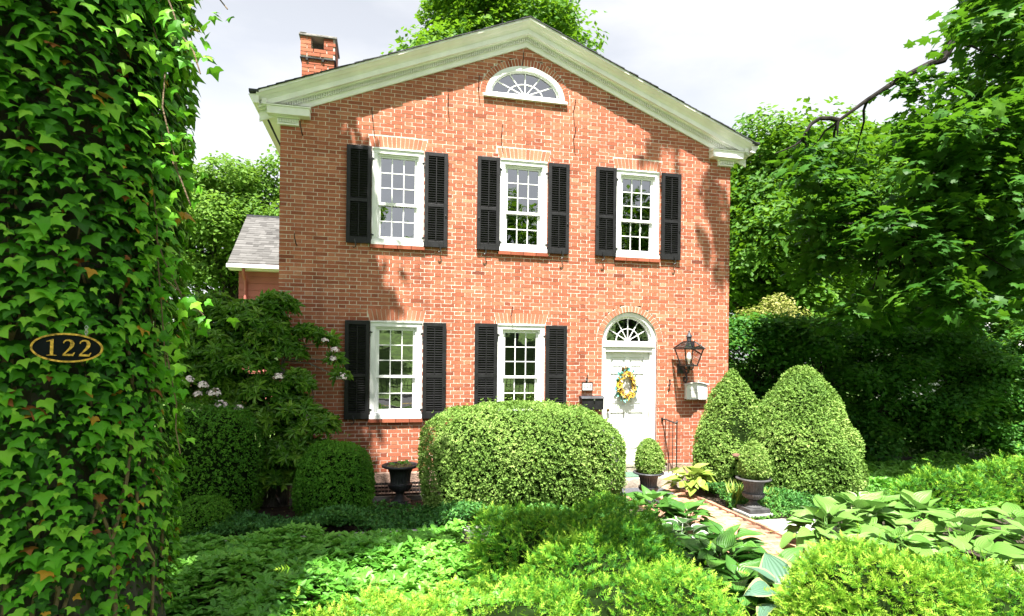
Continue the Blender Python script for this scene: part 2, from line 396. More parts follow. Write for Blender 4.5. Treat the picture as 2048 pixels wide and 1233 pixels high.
# ------------------------------------------------------------------ foliage helpers
def unit(a): return a / np.maximum(np.linalg.norm(a, axis=-1, keepdims=True), 1e-9)
def rdir(n): return unit(rng.normal(size=(n, 3)))
def noise3(P, f, seed, k=7):
    g = np.random.default_rng(seed); out = np.zeros(len(P))
    for i in range(k):
        d = unit(g.normal(size=(1, 3)))[0] * f * g.uniform(0.6, 1.6); out += np.sin(P @ d + g.uniform(0, 6.28))
    return out / math.sqrt(k / 2)
def scatter(name, P, N, T, size, tpl, tint, mat, parent, smooth=False):
    """copies of a small template (verts, tris, per-vertex tint) at P, facing N, pointing along T, joined into one mesh"""
    tv, tf, tt = tpl
    N = unit(N); T = unit(T - (T * N).sum(1, keepdims=True) * N); B = np.cross(T, N)
    size = np.asarray(size).reshape(-1, 1, 1)
    V = P[:, None, :] + size * (tv[None, :, 0:1] * B[:, None, :] + tv[None, :, 1:2] * T[:, None, :] + tv[None, :, 2:3] * N[:, None, :])
    k = len(tv); n = len(P)
    F = (tf[None] + (np.arange(n) * k)[:, None, None]).reshape(-1, 3)
    tn = np.clip(np.asarray(tint)[:, None] + tt[None, :], 0, 1).ravel()
    V = V.reshape(-1, 3)
    if parent is not None: V = V - np.array(org(parent))
    me = rawmesh(name, V, F, mat, smooth, {'tint': tn})
    return put(name, me, parent)
def tri(v, f, t=None):
    v = np.array(v, float); f = np.array(f, int)
    return v, f, (np.zeros(len(v)) if t is None else np.array(t, float))
DIAMOND = tri([(0, 0, 0), (0.34, 0.45, 0.09), (0, 1, -0.05), (-0.34, 0.45, 0.09)], [(0, 1, 2), (0, 2, 3)])
OVAL = tri([(0, 0, 0), (0.24, 0.28, 0.07), (0.22, 0.68, 0.05), (0, 1, -0.12), (-0.22, 0.68, 0.05), (-0.24, 0.28, 0.07), (0, 0.5, 0)],
           [(0, 1, 6), (1, 2, 6), (2, 3, 6), (3, 4, 6), (4, 5, 6), (5, 0, 6)])
OVAL4 = tri([(0, 0, 0), (0.25, 0.36, 0.07), (0.20, 0.74, 0.05), (0, 1, -0.12), (-0.20, 0.74, 0.05), (-0.25, 0.36, 0.07)], [(0, 1, 2), (0, 2, 3), (0, 3, 4), (0, 4, 5)])
def outline(pts, zc=0.0, curl=0.0):
    v = [(0, 0.42, zc)] + [(x, y, -curl * (x * x + (y - 0.42) ** 2)) for x, y in pts]
    n = len(pts)
    return tri(v, [(0, 1 + i, 1 + (i + 1) % n) for i in range(n)])
_mh = [(0.0, 0.0), (0.26, -0.02), (0.20, 0.13), (0.56, 0.22), (0.42, 0.36), (0.52, 0.62), (0.26, 0.56), (0.18, 0.68)]
MAPLE = outline(_mh + [(0.0, 1.05)] + [(-x, y) for x, y in _mh[:0:-1]], 0.03, 0.22)
_iv = [(0.0, 0.06), (0.18, -0.05), (0.40, 0.02), (0.60, 0.36), (0.36, 0.36), (0.24, 0.50)]
IVY = outline(_iv + [(0.0, 1.0)] + [(-x, y) for x, y in _iv[:0:-1]], 0.05, 0.28)
def cluster(base, n, seed, spread=0.5, lsize=0.5, upmix=0.6, tvar=0.12, flat=0.5):
    """a sprig: n leaves round a centre, as one template"""
    g = np.random.default_rng(seed); V = []; F = []; Tt = []; off = 0
    bv, bf, bt = base
    for i in range(n):
        az = 6.2832 * (i + g.uniform(-0.3, 0.3)) / n; el = g.uniform(-0.25, 0.9) * upmix
        t = np.array([math.cos(az) * math.cos(el), math.sin(az) * math.cos(el), math.sin(el)])
        nn = np.array([-math.cos(az) * math.sin(el), -math.sin(az) * math.sin(el), math.cos(el)]) + g.normal(size=3) * 0.35
        nn -= nn @ t * t; nn /= np.linalg.norm(nn); b = np.cross(t, nn)
        c = g.normal(size=3) * spread * np.array([1, 1, flat]) * 0.5; s = lsize * g.uniform(0.75, 1.2)
        V.append(c + s * (bv[:, 0:1] * b + bv[:, 1:2] * t + bv[:, 2:3] * nn)); F.append(bf + off); off += len(bv)
        Tt.append(np.full(len(bv), g.uniform(-tvar, tvar)))
    return np.concatenate(V), np.concatenate(F), np.concatenate(Tt)
SPRIG = cluster(DIAMOND, 5, 1, 0.35, 0.55, 0.9)
SPRAY = cluster(DIAMOND, 8, 2, 0.9, 0.5, 0.35)
SPRAYM = cluster(MAPLE, 4, 3, 0.8, 0.55, 0.3)
LANCE = tri(OVAL4[0] * np.array([0.62, 1, 1]), OVAL4[1])
WHORL = cluster(LANCE, 9, 4, 0.10, 1.0, 0.45)
ROSET = cluster(OVAL4, 7, 6, 0.06, 0.62, 0.42, 0.14)
def yewshoot(n=5, seed=1):
    g = np.random.default_rng(seed); V = []; F = []; Tt = []
    for i in range(n):
        y = 0.0 + 0.95 * i / n; L = 0.42 * (1.0 - 0.5 * (i / n))
        for sd in (-1, 1):
            a = R(60 - 22 * i / n + g.normal() * 8); zz = g.uniform(-0.15, 0.35)
            d = np.array([sd * math.sin(a), math.cos(a), zz]); p = np.array([0, y + g.uniform(-0.03, 0.03), 0.0]); wv = np.array([0, 0.075, 0.018])
            o = len(V); V += [p - wv, p + wv, p + d * L]; F.append((o, o + 1, o + 2) if sd > 0 else (o + 1, o, o + 2)); Tt += [-0.30 + 0.55 * y] * 3
    o = len(V); V += [np.array([0.04, 0.85, 0.02]), np.array([0, 1.12, 0.05]), np.array([-0.04, 0.85, 0.02])]; F.append((o, o + 1, o + 2)); Tt += [0.3] * 3
    return tri(V, F, Tt)
YEW = yewshoot()

def shell(n, c, rad, p, seed, lump=0.05, lf=2.2, depth=0.05, flat_base=True, zmin=0.02, zmax=None):
    """points on a lumpy superellipsoid (centre c, radii rad, exponent p) with outward normals"""
    rad = np.array(rad); c = np.array(c)
    D = rdir(int(n * 3.2))
    rr = (np.abs(D / rad) ** p).sum(1) ** (-1.0 / p)
    Q = D * rr[:, None]
    Nn = unit(np.sign(D) * np.abs(Q / rad) ** (p - 1) / rad)
    wgt = rr ** 2 / np.maximum((D * Nn).sum(1), 0.25); keep = rng.uniform(size=len(D)) < wgt / np.quantile(wgt, 0.97)
    Q, Nn = Q[keep], Nn[keep]
    nz = noise3(Q + c, lf, seed) * lump + noise3(Q + c, lf * 3.1, seed + 1) * lump * 0.45
    stray = np.where(rng.uniform(size=len(Q)) < 0.05, rng.exponential(depth * 1.1, size=len(Q)), 0)
    P = c + Q + Nn * (nz - rng.exponential(depth, size=len(Q)) + stray)[:, None]
    ok = (P[:, 2] > zmin) & ((Nn[:, 1] < 0.5) | (rng.uniform(size=len(P)) < 0.3)) & (noise3(P, 16.0, seed + 9) < 2.6)
    if zmax is not None: ok &= P[:, 2] < zmax
    P, Nn = P[ok], Nn[ok]
    return P[:n], Nn[:n]
def blob(mbv, c, rad, p, seed, shrink=0.86, lump=0.05, lf=2.2, nu=36, nv=18, zmin=0.0):
    """a solid lumpy body inside the leaf shell"""
    V = []; 
    for j in range(nv + 1):
        ph = math.pi * j / nv - math.pi / 2
        for i in range(nu):
            t = 2 * math.pi * i / nu; V.append((math.cos(ph) * math.cos(t), math.cos(ph) * math.sin(t), math.sin(ph)))
    D = np.array(V); rad = np.array(rad)
    rr = (np.abs(D / rad) ** p).sum(1) ** (-1.0 / p); Q = D * rr[:, None] * shrink
    Q *= (1 + noise3(Q + np.array(c), lf, seed) * lump / rad.mean())[:, None]
    P = Q + np.array(c); P[:, 2] = np.maximum(P[:, 2], zmin)
    F = [(j * nu + i, j * nu + (i + 1) % nu, (j + 1) * nu + (i + 1) % nu, (j + 1) * nu + i) for j in range(nv) for i in range(nu)]
    mbv.add(P, F); return mbv

def clipped_shrub(name, label, loc, c, rad, p, n, mat, seed, size=0.07, lump=0.05, lf=2.2, depth=0.05, group=None, tpl=SPRIG, upb=0.45, jit=0.42, tbase=0.5, shrink=0.86):
    t = thing(name, loc, label, 'shrub', group)
    P, Nn = shell(int(n * 0.78), c, rad, p, seed, lump, lf, depth)
    n = len(P)
    N = unit(Nn + np.array([0, 0, upb]) + rng.normal(size=(n, 3)) * jit)
    tint = tbase + 0.16 * noise3(P, 6, seed + 5) * 0.6 + rng.normal(size=n) * 0.16
    scatter('foliage', P, N, rdir(n), size * rng.uniform(0.7, 1.3, n), tpl, tint, mat, t)
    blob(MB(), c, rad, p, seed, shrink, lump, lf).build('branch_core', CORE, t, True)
    return t

def limbpath(a, b, sag=0.0, wob=0.12, n=6):
    a = Vector(a); b = Vector(b); L = (b - a).length; out = []
    for i in range(n + 1):
        t = i / n; p = a.lerp(b, t); p.z += sag * L * math.sin(math.pi * t)
        if 0 < i < n: p += Vector(rng.normal(size=3) * wob * L * 0.12)
        out.append(p)
    return out
def tree(name, label, base, trunk_r, fork_z, clumps, leafsize, mat, seed, nsp=240, tpl=SPRAY, group=None, bark=BARK, droop=0.2, limbs=True, tbase=0.45, flat=0.75, upb=0.7, trunk_pts=None, extra_limbs=()):
    """tapered trunk with limbs to each clump, leaves in sprays over each clump; clumps: (x,y,z,r)"""
    t = thing(name, base, label, 'tree', group)
    base = Vector(base); top = Vector((base.x, base.y, fork_z))
    mb = MB()
    if trunk_pts: mb.tube([p[:3] for p in trunk_pts], [p[3] for p in trunk_pts], 12); top = Vector(trunk_pts[-1][:3])
    else:
        mb.tube([base + Vector((0, 0, -0.1)), base.lerp(top, 0.08), base.lerp(top, 0.5) + Vector(rng.normal(size=3) * 0.08), top], [trunk_r * 1.5, trunk_r * 1.08, trunk_r * 0.9, trunk_r * 0.75], 12)
    if limbs:
        for (x, y, z, r) in clumps:
            st = base.lerp(top, random.uniform(0.75, 1.0)) if not trunk_pts else Vector(trunk_pts[random.randint(max(0, len(trunk_pts) - 3), len(trunk_pts) - 1)][:3])
            pts = limbpath(st, (x, y, z), 0.06)
            rr = trunk_r * random.uniform(0.22, 0.42)
            mb.tube(pts, [rr * (1 - 0.85 * i / (len(pts) - 1)) for i in range(len(pts))], 6, False)
    for pts, rr in extra_limbs:
        mb.tube(pts, [max(0.008, rr * (1 - 0.8 * i / (len(pts) - 1))) for i in range(len(pts))], 8)
    mb.build('trunk', bark, t, True)
    PP = []; NN = []; TN = []
    for ci, (x, y, z, r) in enumerate(clumps):
        n = int(nsp * r * r)
        D = rdir(n); D[:, 2] = np.where(D[:, 2] < -0.35, -D[:, 2] * 0.6, D[:, 2]); D = unit(D)
        q = rng.uniform(0.25, 1.0, n) ** 0.45
        P = D * q[:, None] * r * np.array([1, 1, flat])
        P *= (1 + 0.22 * noise3(P + ci, 3.0 / r, seed + ci))[:, None]
        PP.append(P + np.array([x, y, z])); NN.append(unit(D * 0.7 + np.array([0, 0, upb]) + rng.normal(size=(n, 3)) * 0.45))
        TN.append(tbase + rng.normal() * 0.10 + rng.normal(size=n) * 0.15 + 0.0 * q)
    P = np.concatenate(PP); N = np.concatenate(NN); TI = np.concatenate(TN); n = len(P)
    T = rdir(n); T[:, 2] -= droop
    scatter('crown', P, N, T, leafsize * rng.uniform(0.7, 1.3, n), tpl, TI, mat, t)
    return t
def ell_clumps(c, rad, n, r, seed, hollow=0.35, rv=0.35):
    g = np.random.default_rng(seed); out = []
    while len(out) < n:
        d = g.normal(size=3); d /= np.linalg.norm(d); q = g.uniform(hollow, 1) ** 0.6
        p = np.array(c) + d * q * np.array(rad)
        if all(np.linalg.norm(p - np.array(o[:3])) > r * 0.55 for o in out) or g.uniform() < 0.05:
            out.append((*p, r * g.uniform(1 - rv, 1 + rv)))
    return out

# ================================================================== SETTING
def sheet(name, x0, x1, y0, y1, z, mat):
    me = rawmesh(name, [(x0, y0, z), (x1, y0, z), (x1, y1, z), (x0, y1, z)], [(0, 1, 2, 3)], mat)
    return tag(put(name, me), kind='structure')
# one ground sheet to the horizon, gently rising lawn behind the street
gx = np.array([-600, -200, -80, -40, -20, 20, 40, 80, 200, 600.]); gy = np.array([-600, -200, -70, -45, -33, -26, -22.6, -20, 40, 200, 600.])
gz = np.array([16, 16, 11.0, 6.0, 2.4, 0.5, 0, 0, 0, 0, 0.])
gv = [(x, y, z) for y, z in zip(gy, gz) for x in gx]; nx = len(gx)
gf = [(j * nx + i, j * nx + i + 1, (j + 1) * nx + i + 1, (j + 1) * nx + i) for j in range(len(gy) - 1) for i in range(nx - 1)]
tag(put('ground', rawmesh('ground', gv, gf, LAWN)), kind='structure')
sheet('planting_bed', -6.5, 3.90, -5.9, 0.0, 0.004, SOIL)
sheet('planting_bed', 5.13, 12.5, -8.2, 3.0, 0.005, SOIL)
sheet('planting_bed', 3.90, 5.13, -8.2, -5.3, 0.0045, SOIL)
sheet('road', -80, 80, -20.0, -12.6, 0.006, ROAD)
sheet('road_marking', -80, 80, -16.45, -16.3, 0.012, YLINE)
tag(MB().box(-80, 80, -12.6, -12.42, -0.1, 0.12).build('kerb', KERB), kind='structure')
tag(MB().box(-80, 80, -20.2, -20.0, -0.1, 0.12).build('kerb', KERB), kind='structure')

# ================================================================== HOUSE
BZ = 0.35
HX, XL, XR = 2.42, -1.62, 6.46
SL, APEX = 0.40, 7.75
def zf(x): return APEX - SL * abs(x - HX)
house = thing('brick_house', (HX, 0, 0), 'red brick gable-front house with black shutters and white arched front door', 'house')
CH, JT = 0.0645, 0.0088
SB, HB = 0.2232, 0.1062
WINS = [(0.238, 4.13, 5.74), (2.40, 4.13, 5.74), (4.556, 4.13, 5.74), (0.238, 1.238, 2.868), (2.385, 1.238, 2.868)]
WW = 0.427
DX, DR0, DR1, DSP = 4.440, 0.54, 0.655, 2.60       # door arch centre, radii, springing
FX, FZ, FA0, FB0, FA1, FB1 = 2.42, 6.85, 0.715, 0.545, 0.815, 0.675
LINT = 0.1935
def cuts(z):
    out = []
    for cx, zb, zt in WINS:
        if zb - 0.06 < z < zt: out.append((cx - WW - (0.03 if z < zb else 0), cx + WW + (0.03 if z < zb else 0)))
        elif zt <= z < zt + LINT:
            k = 0.01 + 0.05 * (z - zt) / LINT; out.append((cx - WW - k, cx + WW + k))
    if z < DSP: out.append((DX - DR0, DX + DR0))
    elif z < DSP + DR1:
        h = math.sqrt(max(0, DR1 ** 2 - (z - DSP) ** 2)); out.append((DX - h, DX + h))
    if FZ - 0.07 < z < FZ: out.append((1.66, 3.18))
    elif FZ <= z < FZ + FB1:
        h = FA1 * math.sqrt(max(0, 1 - ((z - FZ) / FB1) ** 2)); out.append((FX - h, FX + h))
    return sorted(out)
def intervals(z):
    lo, hi = XL, XR
    h = (APEX + 0.05 - z) / SL
    lo = max(lo, HX - h); hi = min(hi, HX + h)
    res = []; a = lo
    for c0, c1 in cuts(z):
        if c1 <= a or c0 >= hi: continue
        if c0 > a: res.append((a, c0))
        a = max(a, c1)
    if a < hi: res.append((a, hi))
    return res
bricks = []; wall = MB()
k = 0
while BZ + k * CH < APEX + 0.02:
    z0 = BZ + k * CH; zc = z0 + CH / 2
    ivs = intervals(zc)
    for a, b in ivs:
        wall.add([(a, 0.0012, z0), (b, 0.0012, z0), (b, 0.0012, z0 + CH), (a, 0.0012, z0 + CH)], [(0, 1, 2, 3)])
    x = XL; seq = []
    if k % 2 == 0: seq = [SB, HB]
    else:
        for wdt in (HB, 0.048): seq.append(wdt)
    xs = []
    if k % 2 == 1:
        xs += [(x, x + HB), (x + HB + JT, x + HB + JT + 0.048)]; x += HB + JT + 0.048 + JT
    j = 0
    while x < XR:
        wd = SB if j % 2 == 0 else HB
        xs.append((x, min(x + wd, XR))); x += wd + JT; j += 1
    for a, b in xs:
        for lo, hi in ivs:
            aa, bb = max(a, lo + (0.004 if lo > XL + 0.01 else 0)), min(b, hi - (0.004 if hi < XR - 0.01 else 0))
            if bb - aa > 0.022: bricks.append((aa, bb, z0 + JT / 2, z0 + CH - JT / 2))
    k += 1
wall_o = wall.build('wall', MORTAR, house)
solid = MB()
solid.box(XL, XL + 0.25, 0.12, 9.0, 0, 6.15).box(XR - 0.25, XR, 0.12, 9.0, 0, 6.15).box(XL + 0.25, XR - 0.25, 8.75, 9.0, 0, 6.15)
SIDEB, t_s, b_s, o_s = nmat("side_brick")
bt = node(t_s, "ShaderNodeTexBrick"); bt.inputs['Color1'].default_value = (0.34, 0.11, 0.06, 1); bt.inputs['Color2'].default_value = (0.25, 0.08, 0.045, 1); bt.inputs['Mortar'].default_value = (0.5, 0.45, 0.36, 1)
bt.inputs['Scale'].default_value = 1.0; bt.inputs['Brick Width'].default_value = 0.23; bt.inputs['Row Height'].default_value = CH; bt.inputs['Mortar Size'].default_value = 0.005
gp = node(t_s, "ShaderNodeNewGeometry"); sx = node(t_s, "ShaderNodeSeparateXYZ"); cx_ = node(t_s, "ShaderNodeCombineXYZ")
t_s.links.new(gp.outputs['Position'], sx.inputs[0]); ad = node(t_s, "ShaderNodeMath", operation='ADD')
t_s.links.new(sx.outputs[0], ad.inputs[0]); t_s.links.new(sx.outputs[1], ad.inputs[1]); t_s.links.new(ad.outputs[0], cx_.inputs[0]); t_s.links.new(sx.outputs[2], cx_.inputs[1])
t_s.links.new(cx_.outputs[0], bt.inputs['Vector']); t_s.links.new(bt.outputs[0], b_s.inputs['Base Color']); b_s.inputs['Roughness'].default_value = 0.9
solid.build('side_wall', SIDEB, house)
# each brick: five faces, uneven in depth and edge
BFACES = np.array([(0, 1, 2, 3), (4, 5, 1, 0), (1, 5, 6, 2), (3, 2, 6, 7), (4, 0, 3, 7)])
def brick_geo(a, b, z0, z1, depth=0.10, yoff=None):
    y = rng.uniform(-0.0028, 0.0002) if yoff is None else yoff
    j = rng.normal(size=8) * 0.0011; ty = rng.normal(size=4) * 0.0004
    return [(a + j[0], y + ty[0], z0 + j[1]), (b + j[2], y + ty[1], z0 + j[3]), (b + j[4], y + ty[2], z1 + j[5]), (a + j[6], y + ty[3], z1 + j[7]),
            (a, depth, z0), (b, depth, z0), (b, depth, z1), (a, depth, z1)]
def btint(): return float(np.clip(rng.normal(0.56, 0.15) - (0.22 if rng.uniform() < 0.04 else 0), 0.02, 1))
def vis_rank(bk):
    a, b, z0, z1 = bk; c = Vector(((a + b) / 2, 0, (z0 + z1) / 2)); d = (c - CAM).length
    area = (b - a) * (z1 - z0) / d ** 2
    hidden = (0.45 < c.x < 3.95 and c.z < 1.75) or c.z < 1.45 or (c.x < -0.75 and c.z < 2.9)
    return -area if not hidden else 1
order = sorted(range(len(bricks)), key=lambda i: vis_rank(bricks[i]))
single = set(order[:290])
hv = np.array(org(house))
V = []; F = []; TN = []
for i, bk in enumerate(bricks):
    g = brick_geo(*bk); tn = btint()
    if i in single:
        me = rawmesh('brick', np.array(g) - hv, BFACES, BRICK, attrs={'tint': [tn] * 8}); put('brick', me, house)
    else:
        F.append(BFACES + len(V)); V += g; TN += [tn] * 8
tag(put('brickwork', rawmesh('brickwork', np.array(V) - hv, np.concatenate(F), BRICK, attrs={'tint': TN}), house), kind='stuff')
# flat arches over the windows
def vouss(poly, y0, parent, name='arch_brick', mat=None, depth=0.1):
    mb = MB().prism(poly, y0, depth)
    return mb.build(name, mat or ARCHBRICK, parent, attrs={'tint': [float(np.clip(rng.normal(0.55, 0.2), 0, 1))] * len(mb.V)})
for cx, zb, zt in WINS:
    n = 13; w0 = 2 * (WW + 0.008) / n; w1 = 2 * (WW + 0.055) / n
    for i in range(n):
        a0 = cx - (WW + 0.008) + i * w0 + 0.004; b0 = a0 + w0 - 0.008; a1 = cx - (WW + 0.055) + i * w1 + 0.004; b1 = a1 + w1 - 0.008
        cam_b = 0.012 * (1 - ((i - 6) / 6.5) ** 2)
        vouss([(a0, zt + 0.004 + cam_b), (b0, zt + 0.004 + cam_b), (b1, zt + LINT - 0.006 + cam_b), (a1, zt + LINT - 0.006 + cam_b)], rng.uniform(-0.004, -0.0005), house)
    wv = MB().add([(cx - WW - 0.06, 0.0025, zt), (cx + WW + 0.06, 0.0025, zt), (cx + WW + 0.08, 0.0025, zt + LINT + 0.07), (cx - WW - 0.08, 0.0025, zt + LINT + 0.07)], [(0, 1, 2, 3)]).build('arch_mortar', MORTAR, house)
# round arch over the door and the elliptical arch over the attic fanlight
def archring(cx, cz, a0, b0, a1, b1, n, t0, t1):
    for i in range(n):
        u0 = t0 + (t1 - t0) * i / n; u1 = t0 + (t1 - t0) * (i + 1) / n; g = 0.006 / a1
        P = []
        for (a, b, u) in ((a0, b0, u0 + g * 1.2), (a0, b0, u1 - g * 1.2), (a1, b1, u1 - g), (a1, b1, u0 + g)):
            P.append((cx + a * math.cos(u), cz + b * math.sin(u)))
        vouss(P[::-1], rng.uniform(-0.004, -0.0005), house, mat=ARCHBRICK if cx == DX else BRICK)
archring(DX, DSP, DR0 + 0.004, DR0 + 0.004, DR1 - 0.006, DR1 - 0.006, 29, 0, math.pi)
MB().ring(DR0 + 0.002, DR0 + 0.002, DR1 + 0.004, DR1 + 0.004, DX, DSP, 0.0018, 0.1).build('arch_mortar', MORTAR, house)
archring(FX, FZ, FA0 + 0.004, FB0 + 0.004, FA1 - 0.006, FB1 - 0.006, 41, 0.02, math.pi - 0.02)
MB().ring(FA0 + 0.002, FB0 + 0.002, FA1 + 0.004, FB1 + 0.004, FX, FZ, 0.0018, 0.1).build('arch_mortar', MORTAR, house)
# foundation stones
x = XL - 0.03; 
while x < 3.4:
    wd = random.uniform(0.9, 1.5); e = min(x + wd, 3.46)
    MB().box(x, e - 0.012, -0.035 + random.uniform(-0.01, 0.01), 0.3, -0.2, BZ - 0.006).build('foundation_stone', STONE, house, bevel=0.012); x = e
x = 5.22
while x < 6.4:
    e = min(x + 0.65, 6.49); MB().box(x, e - 0.012, -0.03, 0.3, -0.2, BZ - 0.006).build('foundation_stone', STONE, house, bevel=0.012); x = e

# ---------------------------------------------------------------- windows
PANE_ME = {}
def window(cx, zb, zt, blind, vblind=0.0):
    fr = MB()                                                    # casing
    x0, x1 = cx - WW, cx + WW; yo, yi = -0.022, 0.11
    cw, ct, cb = 0.088, 0.095, 0.105
    fr.box(x0 + 0.003, x0 + cw, yo, yi, zb + cb, zt - ct).box(x1 - cw, x1 - 0.003, yo, yi, zb + cb, zt - ct)
    fr.box(x0 + 0.003, x1 - 0.003, yo - 0.002, yi, zt - ct, zt - 0.004)
    fr.box(x0 - 0.004, x1 + 0.004, yo - 0.022, yi, zb, zb + cb - 0.035).box(x0 + 0.003, x1 - 0.003, yo - 0.004, yi, zb + cb - 0.035, zb + cb)
    fr.box(x0 + 0.004, x1 - 0.004, yo - 0.020, yo + 0.01, zt - 0.028, zt - 0.002)
    # inner stop
    fr.box(x0 + cw, x0 + cw + 0.022, 0.012, yi, zb + cb, zt - ct).box(x1 - cw - 0.022, x1 - cw, 0.012, yi, zb + cb, zt - ct).box(x0 + cw, x1 - cw, 0.010, yi, zt - ct - 0.022, zt - ct)
    win = fr.build('window', WHITE, house, bevel=0.004)
    sx0, sx1, sz0, sz1 = x0 + cw + 0.022, x1 - cw - 0.022, zb + cb, zt - ct - 0.022
    zm = sz0 + (sz1 - sz0) * 0.425
    st = 0.038
    def sash(za, zb_, rows, y, name, rb, rt):
        m = MB(); m.box(sx0, sx0 + st, y, y + 0.035, za, zb_).box(sx1 - st, sx1, y, y + 0.035, za, zb_)
        m.box(sx0 + st, sx1 - st, y, y + 0.035, za, za + rb).box(sx0 + st, sx1 - st, y, y + 0.035, zb_ - rt, zb_)
        gx0, gx1, gz0, gz1 = sx0 + st, sx1 - st, za + rb, zb_ - rt; mu = 0.016
        pw = (gx1 - gx0 - 2 * mu) / 3; ph = (gz1 - gz0 - (rows - 1) * mu) / rows
        for c in (1, 2): m.box(gx0 + c * pw + (c - 1) * mu, gx0 + c * (pw + mu), y + 0.004, y + 0.03, gz0, gz1)
        for r in range(1, rows):
            for c in range(3):
                m.box(gx0 + c * (pw + mu), gx0 + c * (pw + mu) + pw, y + 0.005, y + 0.029, gz0 + r * ph + (r - 1) * mu, gz0 + r * (ph + mu))
        so_ = m.build(name, WHITE, win)
        for r in range(rows):
            for c in range(3):
                key = (round(pw, 4), round(ph, 4))
                if key not in PANE_ME:
                    PANE_ME[key] = rawmesh('pane', [(-pw / 2, 0, -ph / 2), (pw / 2, 0, -ph / 2), (pw / 2, 0, ph / 2), (-pw / 2, 0, ph / 2)], [(0, 1, 2, 3)], GLASS)
                put('pane', PANE_ME[key], win, (gx0 + c * (pw + mu) + pw / 2, y + 0.018 + rng.uniform(-0.002, 0.002), gz0 + r * (ph + mu) + ph / 2), (rng.normal() * 0.006, 0, rng.normal() * 0.006))
    sash(zm - 0.02, sz1, 3, 0.038, 'upper_sash', 0.045, 0.034)
    sash(sz0, zm + 0.02, 2, 0.076, 'lower_sash', 0.052, 0.04)
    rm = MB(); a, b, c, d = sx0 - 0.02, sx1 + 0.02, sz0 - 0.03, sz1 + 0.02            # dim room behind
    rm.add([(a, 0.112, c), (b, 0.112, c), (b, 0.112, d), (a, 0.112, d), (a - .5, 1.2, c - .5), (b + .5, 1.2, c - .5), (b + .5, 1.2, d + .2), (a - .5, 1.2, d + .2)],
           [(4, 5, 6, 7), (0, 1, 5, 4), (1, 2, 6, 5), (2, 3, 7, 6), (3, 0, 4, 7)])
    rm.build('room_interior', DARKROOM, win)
    if blind:
        bl = MB(); zz = sz1 - 0.01
        while zz > sz1 - blind * (sz1 - sz0):
            bl.obox(((sx0 + sx1) / 2, 0.155, zz), ((sx1 - sx0) / 2, 0, 0), (0, 0.010, -0.007), (0, 0.0006, 0.001)); zz -= 0.021
        bl.box(sx0, sx1, 0.14, 0.17, zz - 0.015, zz)
        bl.build('blind', BLIND, win)
    if vblind:
        MB().box(sx1 - vblind, sx1 + 0.0, 0.14, 0.145, sz0, sz1).build('curtain', BLIND, win)
    # brick sill
    n = 4; L = (2 * WW + 0.05) / n
    for i in range(n):
        g = MB().box(cx - WW - 0.025 + i * L + 0.004, cx - WW - 0.025 + (i + 1) * L - 0.004, -0.045 - rng.uniform(0, 0.008), 0.1, zb - 0.058, zb - 0.003)
        g.build('sill_brick', BRICK, win, attrs={'tint': [btint() * 0.55] * 8})
    # sash lifts
    for sx in (-0.1, 0.1):
        MB().tube([(cx + sx, 0.068, zm - 0.20), (cx + sx, 0.066, zm - 0.13), (cx + sx, 0.068, zm - 0.10)], [0.006, 0.009, 0.003], 6).build('sash_cord', WHITE, win)
    return win
window(*WINS[0], 0.20); window(*WINS[1], 0.16); window(*WINS[2], 0.17); window(*WINS[3], 0.0, 0.0); window(*WINS[4], 0.0, 0.05)

